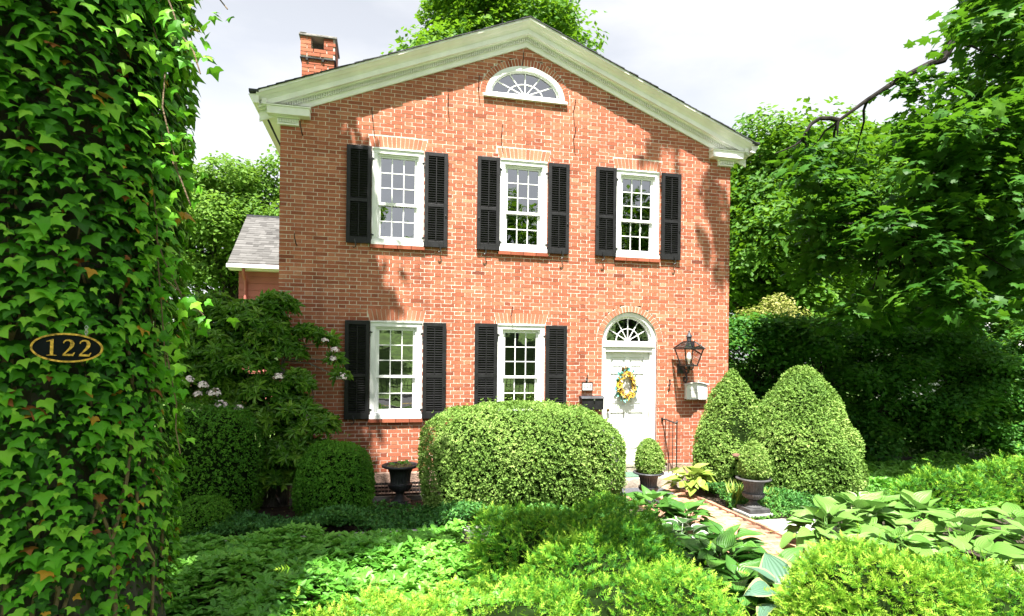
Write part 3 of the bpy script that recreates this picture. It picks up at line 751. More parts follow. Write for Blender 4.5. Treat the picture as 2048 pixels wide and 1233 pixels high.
# ---------------------------------------------------------------- shutters
SLAT_ME = rawmesh('slat', [(-0.137, -0.0165, -0.0090), (0.137, -0.0165, -0.0090), (0.137, 0.0165, 0.0100), (-0.137, 0.0165, 0.0100),
                           (-0.137, -0.0175, -0.0050), (0.137, -0.0175, -0.0050), (0.137, 0.0155, 0.0140), (-0.137, 0.0155, 0.0140)],
                  [(0, 3, 2, 1), (4, 5, 6, 7), (0, 1, 5, 4), (1, 2, 6, 5), (2, 3, 7, 6), (3, 0, 4, 7)], BLACKP)
def shutter(xa, xb, zb, zt, side):
    y0, y1 = -0.062, -0.024; sw = 0.062; H = zt - zb
    zr0, zr1 = zb + 0.105, zb + H * 0.425; zq0, zq1 = zr1 + 0.055, zt - 0.065
    m = MB().box(xa, xa + sw, y0, y1, zb, zt).box(xb - sw, xb, y0, y1, zb, zt)
    m.box(xa + sw, xb - sw, y0 + 0.002, y1 - 0.002, zb, zr0).box(xa + sw, xb - sw, y0 + 0.002, y1 - 0.002, zr1, zq0).box(xa + sw, xb - sw, y0 + 0.002, y1 - 0.002, zq1, zt)
    s = m.build('shutter', BLACKP, house, bevel=0.003)
    cxs = (xa + xb) / 2
    MB().box(xa + sw - 0.01, xb - sw + 0.01, -0.0265, -0.0245, zr0 - 0.02, zq1 + 0.02).build('gap_shade_panel', BLACKP, s)  # added black sheet, stands in for the shade behind the slats
    for a, b, n in ((zr0, zr1, 15), (zq0, zq1, 20)):
        for i in range(n):
            put('slat', SLAT_ME, s, (cxs, (y0 + y1) / 2, a + (b - a) * (i + 0.5) / n), (rng.normal() * 0.03, 0, 0), ((xb - xa - 2 * sw) / 0.274, 1, 1))
        MB().box(cxs - 0.006, cxs + 0.006, y0 - 0.006, y0 + 0.008, a + 0.015, b - 0.02).build('tilt_rod', BLACKP, s)
    inner = xb if side < 0 else xa; outer = xa + 0.03 if side < 0 else xb - 0.03
    for zh in (zb + 0.14, zt - 0.2):
        h = MB().box(inner - 0.004 if side < 0 else inner - 0.045, inner + 0.045 if side < 0 else inner + 0.004, -0.030, -0.0245, zh, zh + 0.022)
        h.tube([(inner - side * 0.012, -0.04, zh - 0.06), (inner - side * 0.012, -0.04, zh + 0.03)], 0.006, 6); h.build('hinge', IRON, s)
    MB().tube([(outer + 0.013 * math.cos(t), y0 - 0.008, zb + H * 0.33 + 0.018 * math.sin(t)) for t in np.linspace(0, 6.28, 13)], 0.004, 5).build('ring_pull', IRON, s)
    xd = xa + 0.14 if side < 0 else xb - 0.13          # scrolled shutter dog
    d = MB().tube([(xd, -0.07, zb + 0.06), (xd + 0.004, -0.075, zb + 0.01), (xd + 0.022, -0.075, zb - 0.03), (xd + 0.012, -0.075, zb - 0.07), (xd - 0.02, -0.075, zb - 0.085), (xd - 0.03, -0.075, zb - 0.065)], [0.012, 0.010, 0.009, 0.010, 0.009, 0.012], 7)
    d.tube([(xd + 0.005, 0.0, zb - 0.02), (xd + 0.005, -0.075, zb - 0.02)], 0.006, 6)
    d.build('shutter_dog', IRON, s, True)
for i, (cx, zb, zt) in enumerate(WINS):
    w_ = 0.398
    shutter(cx - WW - 0.002 - w_, cx - WW - 0.006, zb + 0.005, zt - 0.004, -1)
    g = 0.035 if i == 2 else 0.012
    shutter(cx + WW + g, cx + WW + g + w_ - 0.01, zb + 0.0, zt - 0.012, 1)

# ---------------------------------------------------------------- attic fanlight
fw = MB().ring(FA0 - 0.085, FB0 - 0.085, FA0 - 0.002, FB0 - 0.002, FX, FZ, -0.012, 0.12, n=40).ring(FA0 - 0.125, FB0 - 0.12, FA0 - 0.085, FB0 - 0.085, FX, FZ + 0.02, 0.03, 0.12, n=40)
fw.box(1.665, 3.178, -0.055, 0.12, FZ - 0.062, FZ - 0.02).box(1.72, 3.12, -0.02, 0.12, FZ - 0.02, FZ + 0.03).box(1.80, 3.04, 0.028, 0.10, FZ + 0.03, FZ + 0.058)
fan = fw.build('attic_fanlight', WHITE, house, bevel=0.003)
def fanbars(cx, cz, a, b, ai, bi, angs, y0, y1, wd, parent, name):
    m = MB()
    for t in angs:
        c, s = math.cos(t), math.sin(t); d = Vector((a * c, 0, b * s)); L = d.length; d.normalize()
        m.obox(Vector((cx, (y0 + y1) / 2, cz)) + d * (L / 2), d * (L / 2), Vector((0, (y1 - y0) / 2, 0)), Vector((-d.z, 0, d.x)) * wd / 2)
    m.ring(ai - wd, bi - wd, ai, bi, cx, cz, y0 - 0.001, y1 + 0.001, n=32)
    m.ring(0.001, 0.001, 0.055, 0.05, cx, cz, y0 - 0.004, y1, n=16)
    return m.build(name, WHITE, parent)
fa, fb, fzz = FA0 - 0.125, FB0 - 0.12, FZ + 0.045
angs = [math.pi * i / 6 for i in range(1, 6)]
fanbars(FX, fzz, fa, fb, 0.32, 0.21, angs, 0.045, 0.07, 0.016, fan, 'fan_muntin')
def fanpanes(cx, cz, a, b, edges, y, parent, mat):
    for e0, e1 in zip(edges[:-1], edges[1:]):
        P = [(cx, y, cz)] + [(cx + a * math.cos(e0 + (e1 - e0) * i / 5), y, cz + b * math.sin(e0 + (e1 - e0) * i / 5)) for i in range(6)]
        yj = rng.normal() * 0.0
        MB().add(P, [tuple(range(7))]).build('pane', mat, parent)
fanpanes(FX, fzz, fa + 0.01, fb + 0.01, [0.0] + angs + [math.pi], 0.06, fan, GLASS)
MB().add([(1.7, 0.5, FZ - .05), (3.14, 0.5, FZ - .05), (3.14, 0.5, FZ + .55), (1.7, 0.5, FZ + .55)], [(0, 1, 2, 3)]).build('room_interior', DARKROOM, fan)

# ---------------------------------------------------------------- door
dm = MB()
yj0, yj1 = -0.004, 0.16
for sx, wi in ((-1, 0.075), (1, 0.075)):
    xa, xb = (DX - DR0 + 0.003, DX - DR0 + wi) if sx < 0 else (DX + DR0 - wi, DX + DR0 - 0.003)
    dm.box(xa, xb, 0.035, yj1, BZ + 0.012, DSP)
    xa, xb = (DX - DR0 + wi, DX - DR0 + wi + 0.03) if sx < 0 else (DX + DR0 - wi - 0.03, DX + DR0 - wi)
    dm.box(xa, xb, 0.075, yj1, BZ + 0.012, 2.41)
dm.box(DX - DR0 + 0.075, DX + DR0 - 0.075, 0.05, yj1, 2.41, 2.50)
dm.box(DX - DR0 + 0.02, DX + DR0 - 0.02, 0.02, yj1, 2.50, 2.56).box(DX - DR0 + 0.075, DX + DR0 - 0.075, 0.06, yj1, 2.56, 2.61)
dm.ring(DR0 - 0.075, DR0 - 0.075, DR0 - 0.003, DR0 - 0.003, DX, DSP, 0.035, yj1, n=36).ring(DR0 - 0.115, DR0 - 0.115, DR0 - 0.075, DR0 - 0.075, DX, DSP, 0.08, yj1, n=36)
dfr = dm.build('door_frame', WHITE, house, bevel=0.004)
dxa, dxb, dza, dzb = DX - DR0 + 0.105, DX + DR0 - 0.105, BZ + 0.02, 2.41
d = MB(); yd0, yd1 = 0.115, 0.16
sw = 0.11; mid = (dxa + dxb) / 2
d.box(dxa, dxa + sw, yd0, yd1, dza, dzb).box(dxb - sw, dxb, yd0, yd1, dza, dzb)
rails = [(dza, dza + 0.22), (dza + 0.92, dza + 1.05), (dzb - 0.40, dzb - 0.30), (dzb - 0.10, dzb)]
for a, b in rails: d.box(dxa + sw, dxb - sw, yd0, yd1, a, b)
d.box(mid - 0.045, mid + 0.045, yd0 + 0.001, yd1, dza + 0.22, dzb - 0.10)
door = d.build('door', DOORP, house, bevel=0.004)
for (a, b) in ((dza + 0.22, dza + 0.92), (dza + 1.05, dzb - 0.40), (dzb - 0.30, dzb - 0.10)):
    for xa, xb in ((dxa + sw, mid - 0.045), (mid + 0.045, dxb - sw)):
        MB().box(xa, xb, yd0 + 0.018, yd1 - 0.004, a, b).box(xa + 0.04, xb - 0.04, yd0 + 0.006, yd0 + 0.02, a + 0.04, b - 0.04).build('door_panel', DOORP, door, bevel=0.004)
MB().lathe([(0.008, 0), (0.01, 0.02), (0.027, 0.03), (0.03, 0.045), (0.02, 0.062), (0.002, 0.066)], (0, 0, 0), 16).build('door_knob', BRASS, door)
kn = bpy.data.objects[-1] if False else [o for o in door.children if o.name.startswith('door_knob')][0]
kn.data.transform(Matrix.Translation(Vector((0, 0, 0)) ))
for v in kn.data.vertices:
    x, y, z = v.co + Vector(org(house)); v.co = Vector((dxa + 0.05 + x, yd0 - z, 1.34 + y)) - org(house)
MB().box(dxb - 0.002, dxb + 0.006, yd0 - 0.02, yd0 + 0.0, 2.0, 2.1).box(dxb - 0.002, dxb + 0.006, yd0 - 0.02, yd0, 1.2, 1.3).build('hinge', BRASS, door)
# spread eagle over the wreath
eg = MB()
ec = Vector((DX - 0.045, yd0 - 0.02, 2.085))
eg.tube([ec + Vector((0, 0, -0.07)), ec + Vector((0, -0.01, -0.02)), ec + Vector((0, -0.015, 0.03)), ec + Vector((0.004, -0.012, 0.06))], [0.012, 0.026, 0.022, 0.006], 10)
eg.tube([ec + Vector((0.002, -0.012, 0.05)), ec + Vector((0.004, -0.022, 0.068)), ec + Vector((0.016, -0.03, 0.066))], [0.014, 0.013, 0.003], 8)
for sgn in (-1, 1):
    for q in range(5):
        a = R(62 - q * 6); top = ec + Vector((sgn * (0.028 + q * 0.009), 0, 0.052 - abs(q - 2) * 0.006)); bot = top + Vector((sgn * 0.008 * q * 0.35, 0.003, -0.085 - 0.012 * (2 - abs(q - 2))))
        eg.tube([top, top.lerp(bot, 0.5) + Vector((0, -0.006, 0)), bot], [0.006, 0.0085, 0.003], 6)
eg.build('eagle_ornament', BRASS, door, True)
MB().box(3.47, 5.21, -0.02, 0.3, -0.1, BZ - 0.05).build('threshold_riser', STEPSTONE, house, bevel=0.01)
MB().box(DX - DR0 - 0.01, DX + DR0 + 0.01, -0.03, 0.17, BZ - 0.045, BZ + 0.015).build('threshold', STEPSTONE, house, bevel=0.006)
# fanlight over the door
fanbars(DX, DSP + 0.012, DR0 - 0.12, DR0 - 0.12, 0.235, 0.235, [math.pi * i / 6 for i in range(1, 6)], 0.105, 0.125, 0.014, dfr, 'fan_muntin')
fanpanes(DX, DSP + 0.012, DR0 - 0.108, DR0 - 0.108, [math.pi * i / 6 for i in range(7)], 0.118, dfr, GLASS)
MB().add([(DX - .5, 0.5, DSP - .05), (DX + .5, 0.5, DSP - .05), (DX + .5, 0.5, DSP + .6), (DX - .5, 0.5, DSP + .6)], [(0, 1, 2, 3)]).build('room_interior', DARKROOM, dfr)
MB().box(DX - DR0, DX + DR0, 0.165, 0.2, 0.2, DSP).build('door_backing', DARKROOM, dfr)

# ---------------------------------------------------------------- cornice, roof, gutters
PROF = [(0.0, -0.025), (0.030, -0.025), (0.036, 0.005), (0.030, 0.055), (0.034, 0.062), (0.034, 0.125), (0.075, 0.130), (0.085, 0.150), (0.095, 0.150), (0.155, 0.146), (0.158, 0.140), (0.16, 0.142),
        (0.16, 0.222), (0.170, 0.226), (0.176, 0.236), (0.186, 0.240), (0.205, 0.258), (0.235, 0.272), (0.262, 0.300), (0.270, 0.308), (0.287, 0.310), (0.287, 0.352), (0.0, 0.352)]
EX = 1.90 + HX - 2.42
for sgn, xe in ((-1, -1.93), (1, 6.77)):
    P0 = [(xe, -d_, zf(xe) + h_) for d_, h_ in PROF]; P1 = [(HX, -d_, APEX + h_) for d_, h_ in PROF]
    n = len(PROF); Fc = [(i, (i + 1) % n, n + (i + 1) % n, n + i) for i in range(n)] + [tuple(range(n))]
    if sgn > 0: Fc = [f[::-1] for f in Fc]
    rk = MB().add(P0 + P1, Fc).build('raking_cornice', TRIM, house)
    dn = MB(); x = HX + sgn * 0.016
    while (x > -1.60 if sgn < 0 else x < 6.44):
        z = zf(x) + 0.064
        dn.add([(x - 0.009, -0.072, z), (x + 0.009, -0.072, z), (x + 0.009, -0.033, z), (x - 0.009, -0.033, z), (x - 0.009, -0.072, z + 0.06), (x + 0.009, -0.072, z + 0.06), (x + 0.009, -0.033, z + 0.06), (x - 0.009, -0.033, z + 0.06)],
               [(0, 3, 2, 1), (4, 5, 6, 7), (0, 1, 5, 4), (1, 2, 6, 5), (2, 3, 7, 6), (3, 0, 4, 7)])
        x += sgn * 0.0365
    tag(dn.build('dentils', TRIM, rk), kind='stuff')
for sgn in (-1, 1):
    def X(d_): return (XL - d_) if sgn < 0 else (XR + d_)
    def bx(mb, a, b, *r): return mb.box(min(a, b), max(a, b), *r)
    # cornice return at the gable foot
    rt = MB(); inner = X(-0.46)
    bx(rt, X(0.18), inner, -0.16, 0.0, 6.085, 6.205); bx(rt, X(0.20), inner + sgn * -0.015, -0.18, 0.0, 6.205, 6.228)
    rt.add([(X(0.21), -0.19, 6.229), (inner, -0.19, 6.229), (inner, 0, 6.30), (X(0.21), 0, 6.30), (X(0.21), 0, 6.229), (inner, 0, 6.229)], [(0, 1, 2, 3) if sgn < 0 else (3, 2, 1, 0), (0, 3, 4), (1, 5, 2)])
    bx(rt, X(0.06), X(-0.30), -0.06, 0.0, 6.065, 6.086); bx(rt, X(0.03), X(-0.28), -0.03, 0.0, 5.985, 6.066); bx(rt, X(0.04), X(-0.285), -0.045, 0.0, 5.965, 5.99)
    rto = rt.build('cornice_return', TRIM, house, bevel=0.003)
    dn = MB()
    for i in range(8):
        a = X(0.02 - i * 0.037); bx(dn, a, a - (-sgn) * -0.022 * -1, -0.055, -0.031, 6.0, 6.055)
    tag(dn.build('dentils', TRIM, rto), kind='stuff')
    # side eaves running back
    ev = MB(); bx(ev, X(0.0), X(0.18), 0.0, 9.0, 6.09, 6.20); bx(ev, X(0.0), X(0.035), 0.01, 9.0, 5.95, 6.09)
    bx(ev, X(0.18), X(0.25), -0.20, 9.0, 6.20, 6.29)
    ev.build('eave', TRIM, house)
    gt = MB(); o0, o1 = X(0.28), X(0.43)
    gt.add([(o0, -0.25, 6.19), (X(0.36), -0.25, 6.185), (X(0.375), -0.25, 6.24), (X(0.41), -0.25, 6.27), (o1, -0.25, 6.31), (o0, -0.25, 6.33), (o0, 9, 6.19), (X(0.36), 9, 6.185), (X(0.375), 9, 6.24), (X(0.41), 9, 6.27), (o1, 9, 6.31), (o0, 9, 6.33)],
           [(0, 1, 2, 3, 4, 5), (0, 6, 7, 1), (1, 7, 8, 2), (2, 8, 9, 3), (3, 9, 10, 4), (6, 11, 10, 9, 8, 7)])
    gt.build('gutter', TRIM, house)
rf = MB(); tn = []
for sgn in (-1, 1):
    nC = 34; Lx = 4.42
    for i in range(nC):
        xa = HX + sgn * Lx * i / nC; xb = HX + sgn * Lx * (i + 1.25) / nC
        za = APEX + 0.353 - SL * Lx * i / nC + 0.004; zb_ = APEX + 0.353 - SL * Lx * (i + 1.25) / nC + 0.014
        y0 = -0.30 - random.uniform(0, 0.02)
        rf.add([(xa, y0, za - .012), (xb, y0, zb_ - .016), (xb, 9.2, zb_ - .016), (xa, 9.2, za - .012), (xa, y0, za), (xb, y0, zb_), (xb, 9.2, zb_), (xa, 9.2, za)],
               [(0, 3, 2, 1), (4, 5, 6, 7), (0, 1, 5, 4), (1, 2, 6, 5), (2, 3, 7, 6), (3, 0, 4, 7)])
roof = rf.build('roof', ASPH, house)
for xe in (-1.965, 6.80):       # lead-dressed roof corner
    MB().box(xe - 0.07, xe + 0.07, -0.30, 0.1, 6.335, 6.375).build('corner_flashing', ASPH, roof)
# lightning rod at the ridge
MB().tube([(HX - 0.22, 1.2, 8.0), (HX - 0.2, 1.2, 8.55), (HX - 0.19, 1.2, 8.9)], [0.014, 0.012, 0.004], 6).build('lightning_rod', IRON, roof)

# ---------------------------------------------------------------- chimney
CX0, CX1, CY0, CY1 = -1.44, -0.89, 1.0, 1.62
cm = MB().box(CX0 + 0.012, CX1 - 0.012, CY0 + 0.012, CY1 - 0.012, 5.8, 7.58)
cm.box(CX0 - 0.012, CX0 + 0.155, CY0 - 0.012, CY1 + 0.012, 7.58, 7.955).box(CX1 - 0.175, CX1 + 0.012, CY0 - 0.012, CY1 + 0.012, 7.58, 7.955)
cm.box(CX0 + 0.155, CX1 - 0.175, CY0 + 0.002, CY1, 7.58, 7.70)
chim = cm.build('chimney', MORTAR, house)
V = []; F = []; TN = []
def cb(a, b, z0, z1, y):
    F.append(BFACES + len(V)); V.extend([(p[0], p[1] + y, p[2]) for p in brick_geo(a, b, z0, z1, 0.05)]); TN.extend([btint() * 0.9 + 0.1] * 8)
z = 6.6; kk = 0
while z < 7.93:
    up_ = z > 7.585; a0 = CX0 - (0.022 if up_ else 0); a1 = CX1 + (0.022 if up_ else 0); y = CY0 - (0.022 if up_ else 0)
    x = a0 - (0.11 if kk % 2 else 0)
    while x < a1:
        p, q = max(x, a0), min(x + 0.212, a1)
        if z > 7.69:
            for lo, hi in ((a0, CX0 + 0.155), (CX1 - 0.175, a1)):
                pp, qq = max(p, lo), min(q, hi)
                if qq - pp > 0.03: cb(pp, qq, z, z + 0.056, y)
        elif q - p > 0.03: cb(p, q, z, z + 0.056, y)
        x += 0.226
    z += 0.068; kk += 1
V2 = np.array(V) - hv
tag(put('chimney_brickwork', rawmesh('chimney_brickwork', V2, np.concatenate(F), BRICK, attrs={'tint': TN}), chim), kind='stuff')
# right flank bricks
V = []; F = []; TN = []
z = 6.6; kk = 0
while z < 7.93:
    xx = CX1 + (0.024 if z > 7.585 else 0.002); y = CY0 + (0.11 if kk % 2 else 0.0)
    while y < CY1 - 0.03:
        e = min(y + 0.21, CY1); F.append(np.array([(0, 1, 2, 3)]) + len(V)); V += [(xx, y, z), (xx, e, z), (xx, e, z + 0.056), (xx, y, z + 0.056)]; TN += [btint()] * 4; y = e + 0.012
    z += 0.068; kk += 1
tag(put('chimney_brickwork', rawmesh('chimney_brickwork', np.array(V) - hv, np.concatenate(F), BRICK, attrs={'tint': TN}), chim), kind='stuff')
MB().box(CX0 - 0.05, CX1 + 0.05, CY0 - 0.05, CY1 + 0.05, 7.957, 7.995).box(CX0 - 0.03, CX0 + 0.08, CY0 - 0.055, CY0 + 0.2, 7.996, 8.01).build('chimney_cap', EDGESTONE, chim, bevel=0.008)
MB().box(CX0 - 0.03, CX1 + 0.03, CY0 - 0.030, CY1, 7.572, 7.588).build('chimney_band', ASPH, chim)
for xx in (CX0 + 0.09, CX0 + 0.36): MB().tube([(xx, CY0 - 0.03, 7.55), (xx, CY0 + 0.02, 7.55)], 0.022, 10).build('tie_bolt', IRON, chim)

# ---------------------------------------------------------------- iron hooks on the gable
def hook(x, z):
    MB().tube([(x, 0.02, z), (x - 0.005, -0.06, z + 0.015), (x - 0.012, -0.13, z + 0.07), (x - 0.018, -0.17, z + 0.13), (x - 0.012, -0.185, z + 0.16)], [0.009, 0.009, 0.008, 0.007, 0.005], 6).build('wall_hook', IRON, house, True)
for x, z in ((-0.18, 6.17), (1.06, 6.53), (1.58, 6.90), (2.35, 7.40), (1.99, 6.11), (3.30, 6.69), (3.31, 6.20), (-1.28, 5.83), (-1.35, 4.05), (2.2, 3.0)):
    hook(x, z)

# ================================================================== THINGS ON AND BY THE WALL
# wall lantern
LX, LZ = 5.62, 2.12
lan = thing('wall_lantern', (LX, -0.02, LZ), 'black wall lantern with clear glass and pointed cap beside the front door', 'lantern')
yl = -0.30; lx = 5.46
ctr = Vector((lx, yl, 0))
br = MB().box(lx - 0.075, lx + 0.075, -0.03, -0.008, 2.02, 2.20)
br.tube([(lx, -0.02, 2.12), (lx, -0.12, 2.10), (lx, -0.2, 2.02), (lx, -0.24, 1.92), (lx, -0.19, 1.86), (lx, -0.13, 1.88), (lx, -0.12, 1.93), (lx, -0.15, 1.95)], [0.03, 0.026, 0.022, 0.02, 0.02, 0.018, 0.02, 0.026], 8)
br.tube([(lx, -0.2, 2.02), (lx, -0.28, 2.05), (lx, yl, 2.12), (lx, yl, 2.17)], [0.02, 0.022, 0.02, 0.02], 8)
for a in range(4):
    t = a * math.pi / 2 + 0.78; e = Vector((math.cos(t), math.sin(t), 0))
    br.tube([ctr + Vector((0, 0, 2.11)), ctr + e * 0.05 + Vector((0, 0, 2.10)), ctr + e * 0.085 + Vector((0, 0, 2.13)), ctr + e * 0.08 + Vector((0, 0, 2.165))], [0.014, 0.012, 0.01, 0.008], 6)
br.build('bracket', IRON, lan, True)
def sq(h, z, rot=0.0): return [ctr + Vector((h * sx, h * sy, z)) for sx, sy in ((-1, -1), (1, -1), (1, 1), (-1, 1))]
hb, ht, zb0, zt0 = 0.105, 0.185, 2.175, 2.48
fm = MB().box(lx - hb - .012, lx + hb + .012, yl - hb - .012, yl + hb + .012, zb0 - 0.014, zb0 + 0.006)
b4, t4 = sq(hb, zb0), sq(ht, zt0)
for i in range(4):
    fm.tube([b4[i], t4[i]], 0.012, 6); fm.tube([b4[i], b4[(i + 1) % 4]], 0.011, 6); fm.tube([t4[i], t4[(i + 1) % 4]], 0.014, 6)
h2, z2 = 0.072, 2.61
u4 = sq(h2, z2); e4 = sq(ht + 0.02, zt0 + 0.005)
for i in range(4):
    fm.tube([e4[i], u4[i]], 0.011, 6); fm.tube([e4[i], e4[(i + 1) % 4]], 0.010, 6); fm.tube([u4[i], u4[(i + 1) % 4]], 0.008, 6)
fm.box(lx - h2 - .01, lx + h2 + .01, yl - h2 - .01, yl + h2 + .01, z2 - 0.003, z2 + 0.008)
fm.build('lantern_frame', IRON, lan)
for i in range(4):
    j = (i + 1) % 4
    MB().add([b4[i], b4[j], t4[j], t4[i]], [(0, 1, 2, 3)]).build('pane', LGLASS, lan)
    MB().add([e4[i], e4[j], u4[j], u4[i]], [(0, 1, 2, 3)]).build('roof_pane', LGLASS, lan)
MB().lathe([(0.042, 0), (0.042, 0.075), (0.056, 0.082), (0.050, 0.10), (0.030, 0.13), (0.016, 0.16), (0.012, 0.175), (0.017, 0.185), (0.004, 0.2)], (lx, yl, z2 + 0.006), 20).build('cap', URNM, lan, True)
MB().lathe([(0.012, 0), (0.018, 0.04), (0.040, 0.08), (0.046, 0.12), (0.032, 0.18), (0.012, 0.21), (0.003, 0.215)], (lx, yl, zb0 + 0.03), 16).build('bulb', BULB, lan, True)
# white memorial letter plate right of the lantern
pl = thing('letter_box', (5.76, 0, 1.68), 'white arched letter box with faded lettering below the wall lantern', 'letter box')
m = MB(); x0, x1, zA, zB = 5.545, 5.975, 1.545, 1.80
poly = [(x0, zA), (x1, zA)] + [(x1 - (x1 - x0) * i / 12, zB + 0.045 * math.sin(math.pi * i / 12)) for i in range(13)]
m.prism(poly, -0.085, -0.005); m.build('box', WHITE, pl, bevel=0.006)
n = 14; top = [(x0 - 0.022 + (x1 - x0 + 0.044) * i / n, zB + 0.002 + 0.05 * math.sin(math.pi * i / n)) for i in range(n + 1)]
m = MB(); m.prism(top + [(x, z + 0.016) for x, z in top[::-1]], -0.112, -0.004); m.build('hood', WHITE, pl, bevel=0.003)
MB().box(x0 - 0.004, x1 + 0.004, -0.09, -0.084, zA - 0.004, zA + 0.014).build('ledge', WHITE, pl)
def text(s, size, loc, mat, parent, name, ext=0.0006):
    c = bpy.data.curves.new(name, 'FONT'); c.body = s; c.size = size; c.align_x = 'CENTER'; c.extrude = ext; c.shear = 0.15
    c.materials.append(mat); tmp = bpy.data.objects.new(name, c); COL.objects.link(tmp)
    me = bpy.data.meshes.new_from_object(tmp.evaluated_get(bpy.context.evaluated_depsgraph_get())); bpy.data.objects.remove(tmp)
    o = bpy.data.objects.new(name, me); link(o, parent); o.location = Vector(loc) - org(parent); o.rotation_euler = (R(90), 0, 0); return o
text('Jude Hamilton', 0.052, (5.755, -0.0865, 1.705), GREYTXT, pl, 'lettering'); text('House', 0.046, (5.735, -0.0865, 1.652), GREYTXT, pl, 'lettering')
# small house number plate with hook
def digit(ch, x, z, h, y, thick, mat, parent, wgt=1.0):
    """serif numeral drawn as a swelling stroke"""
    if ch == '1':
        m = MB(); w_ = 0.11 * h * wgt
        m.prism([(x - w_ / 2, z + 0.03 * h), (x + w_ / 2, z + 0.03 * h), (x + w_ / 2, z + h), (x + w_ * 0.2, z + h), (x - 0.26 * h, z + 0.86 * h), (x - 0.26 * h, z + 0.83 * h), (x - w_ / 2, z + 0.86 * h)], y - thick, y)
        m.prism([(x - 0.24 * h, z), (x + 0.24 * h, z), (x + 0.24 * h, z + 0.03 * h), (x + w_ / 2, z + 0.06 * h), (x - w_ / 2, z + 0.06 * h), (x - 0.24 * h, z + 0.03 * h)], y - thick - 0.0004, y)
    else:
        pts = [(-0.25, 0.76, 0.03), (-0.22, 0.87, 0.05), (-0.12, 0.955, 0.06), (0.02, 0.965, 0.07), (0.14, 0.90, 0.11), (0.19, 0.77, 0.14), (0.165, 0.62, 0.13), (0.07, 0.45, 0.09), (-0.08, 0.27, 0.06), (-0.26, 0.06, 0.045)]
        V = []; n = len(pts)
        for i, (px, pz, w_) in enumerate(pts):
            a = pts[max(i - 1, 0)]; b = pts[min(i + 1, n - 1)]; dx, dz = b[0] - a[0], b[1] - a[1]; L = math.hypot(dx, dz); nx_, nz_ = -dz / L, dx / L
            w_ = w_ * wgt
            for sg in (-1, 1):
                for yy in (y - thick, y): V.append((x + (px + sg * nx_ * w_ / 2) * h, yy, z + (pz + sg * nz_ * w_ / 2) * h))
        Fq = []
        for i in range(n - 1):
            p = 4 * i; q = p + 4; Fq += [(p, p + 2, q + 2, q), (p + 1, q + 1, q + 3, p + 3), (p + 2, p + 3, q + 3, q + 2), (p, q, q + 1, p + 1)]
        m = MB().add(V, Fq)
        m.prism([(x - 0.30 * h, z), (x + 0.24 * h, z), (x + 0.33 * h, z + 0.23 * h), (x + 0.29 * h, z + 0.23 * h), (x + 0.20 * h, z + 0.125 * h), (x - 0.20 * h, z + 0.125 * h)], y - thick - 0.0004, y)
    return m.build('numeral', mat, parent)
npl = thing('house_number_plate', (3.60, -0.03, 1.78), 'small white house number plate in black frame on the brick wall', 'number plate')
MB().box(3.515, 3.695, -0.050, -0.040, 1.715, 1.845).build('plate', WHITE, npl)
MB().box(3.503, 3.515, -0.056, -0.035, 1.703, 1.857).box(3.695, 3.707, -0.056, -0.035, 1.703, 1.857).box(3.515, 3.695, -0.0555, -0.0355, 1.703, 1.715).box(3.515, 3.695, -0.0555, -0.0355, 1.845, 1.857).build('frame', IRON, npl)
for i, ch in enumerate('122'): digit(ch, 3.552 + i * 0.053, 1.752, 0.066, -0.0505, 0.002, BLKTXT, npl, 1.7)
MB().tube([(3.61, 0.0, 1.93), (3.60, -0.03, 1.90), (3.595, -0.045, 1.87)], [0.014, 0.016, 0.022], 8).tube([(3.615, 0.0, 1.985), (3.62, -0.03, 1.98), (3.602, -0.035, 1.93)], 0.007, 6).tube([(3.53, -0.04, 1.857), (3.6, -0.03, 1.91), (3.68, -0.04, 1.857)], 0.0025, 5).build('hanger', IRON, npl)
mbx = thing('mailbox', (3.66, -0.05, 1.5), 'black metal mailbox with curved lid and silver knob left of the door', 'mailbox')
MB().box(3.475, 3.885, -0.14, -0.004, 1.37, 1.575).build('box', BLACKP, mbx, bevel=0.008)
m = MB(); prof = [(-0.004, 1.612), (-0.07, 1.612), (-0.12, 1.60), (-0.155, 1.578), (-0.16, 1.572), (-0.155, 1.568), (-0.004, 1.576)]
P = [(3.463, y, z) for y, z in prof] + [(3.897, y, z) for y, z in prof]; n = len(prof)
m.add(P, [tuple(range(n)), tuple(range(n, 2 * n))[::-1]] + [((i + 1) % n, i, n + i, n + (i + 1) % n) for i in range(n)]); m.build('lid', URNM, mbx)
MB().tube([(3.70, -0.14, 1.545), (3.70, -0.165, 1.545)], [0.008, 0.014], 10).build('knob', CHROME, mbx)
sc = thing('iron_hook', (5.22, 0, 1.8), 'small scrolled iron hook fixed in brick between door and lantern', 'hook')
MB().tube([(5.235, 0, 1.90), (5.24, -0.03, 1.90), (5.225, -0.04, 1.86), (5.235, -0.04, 1.82), (5.205, -0.045, 1.80), (5.195, -0.04, 1.785)], [0.012, 0.011, 0.010, 0.013, 0.014, 0.008], 7).build('hook', IRON, sc, True)

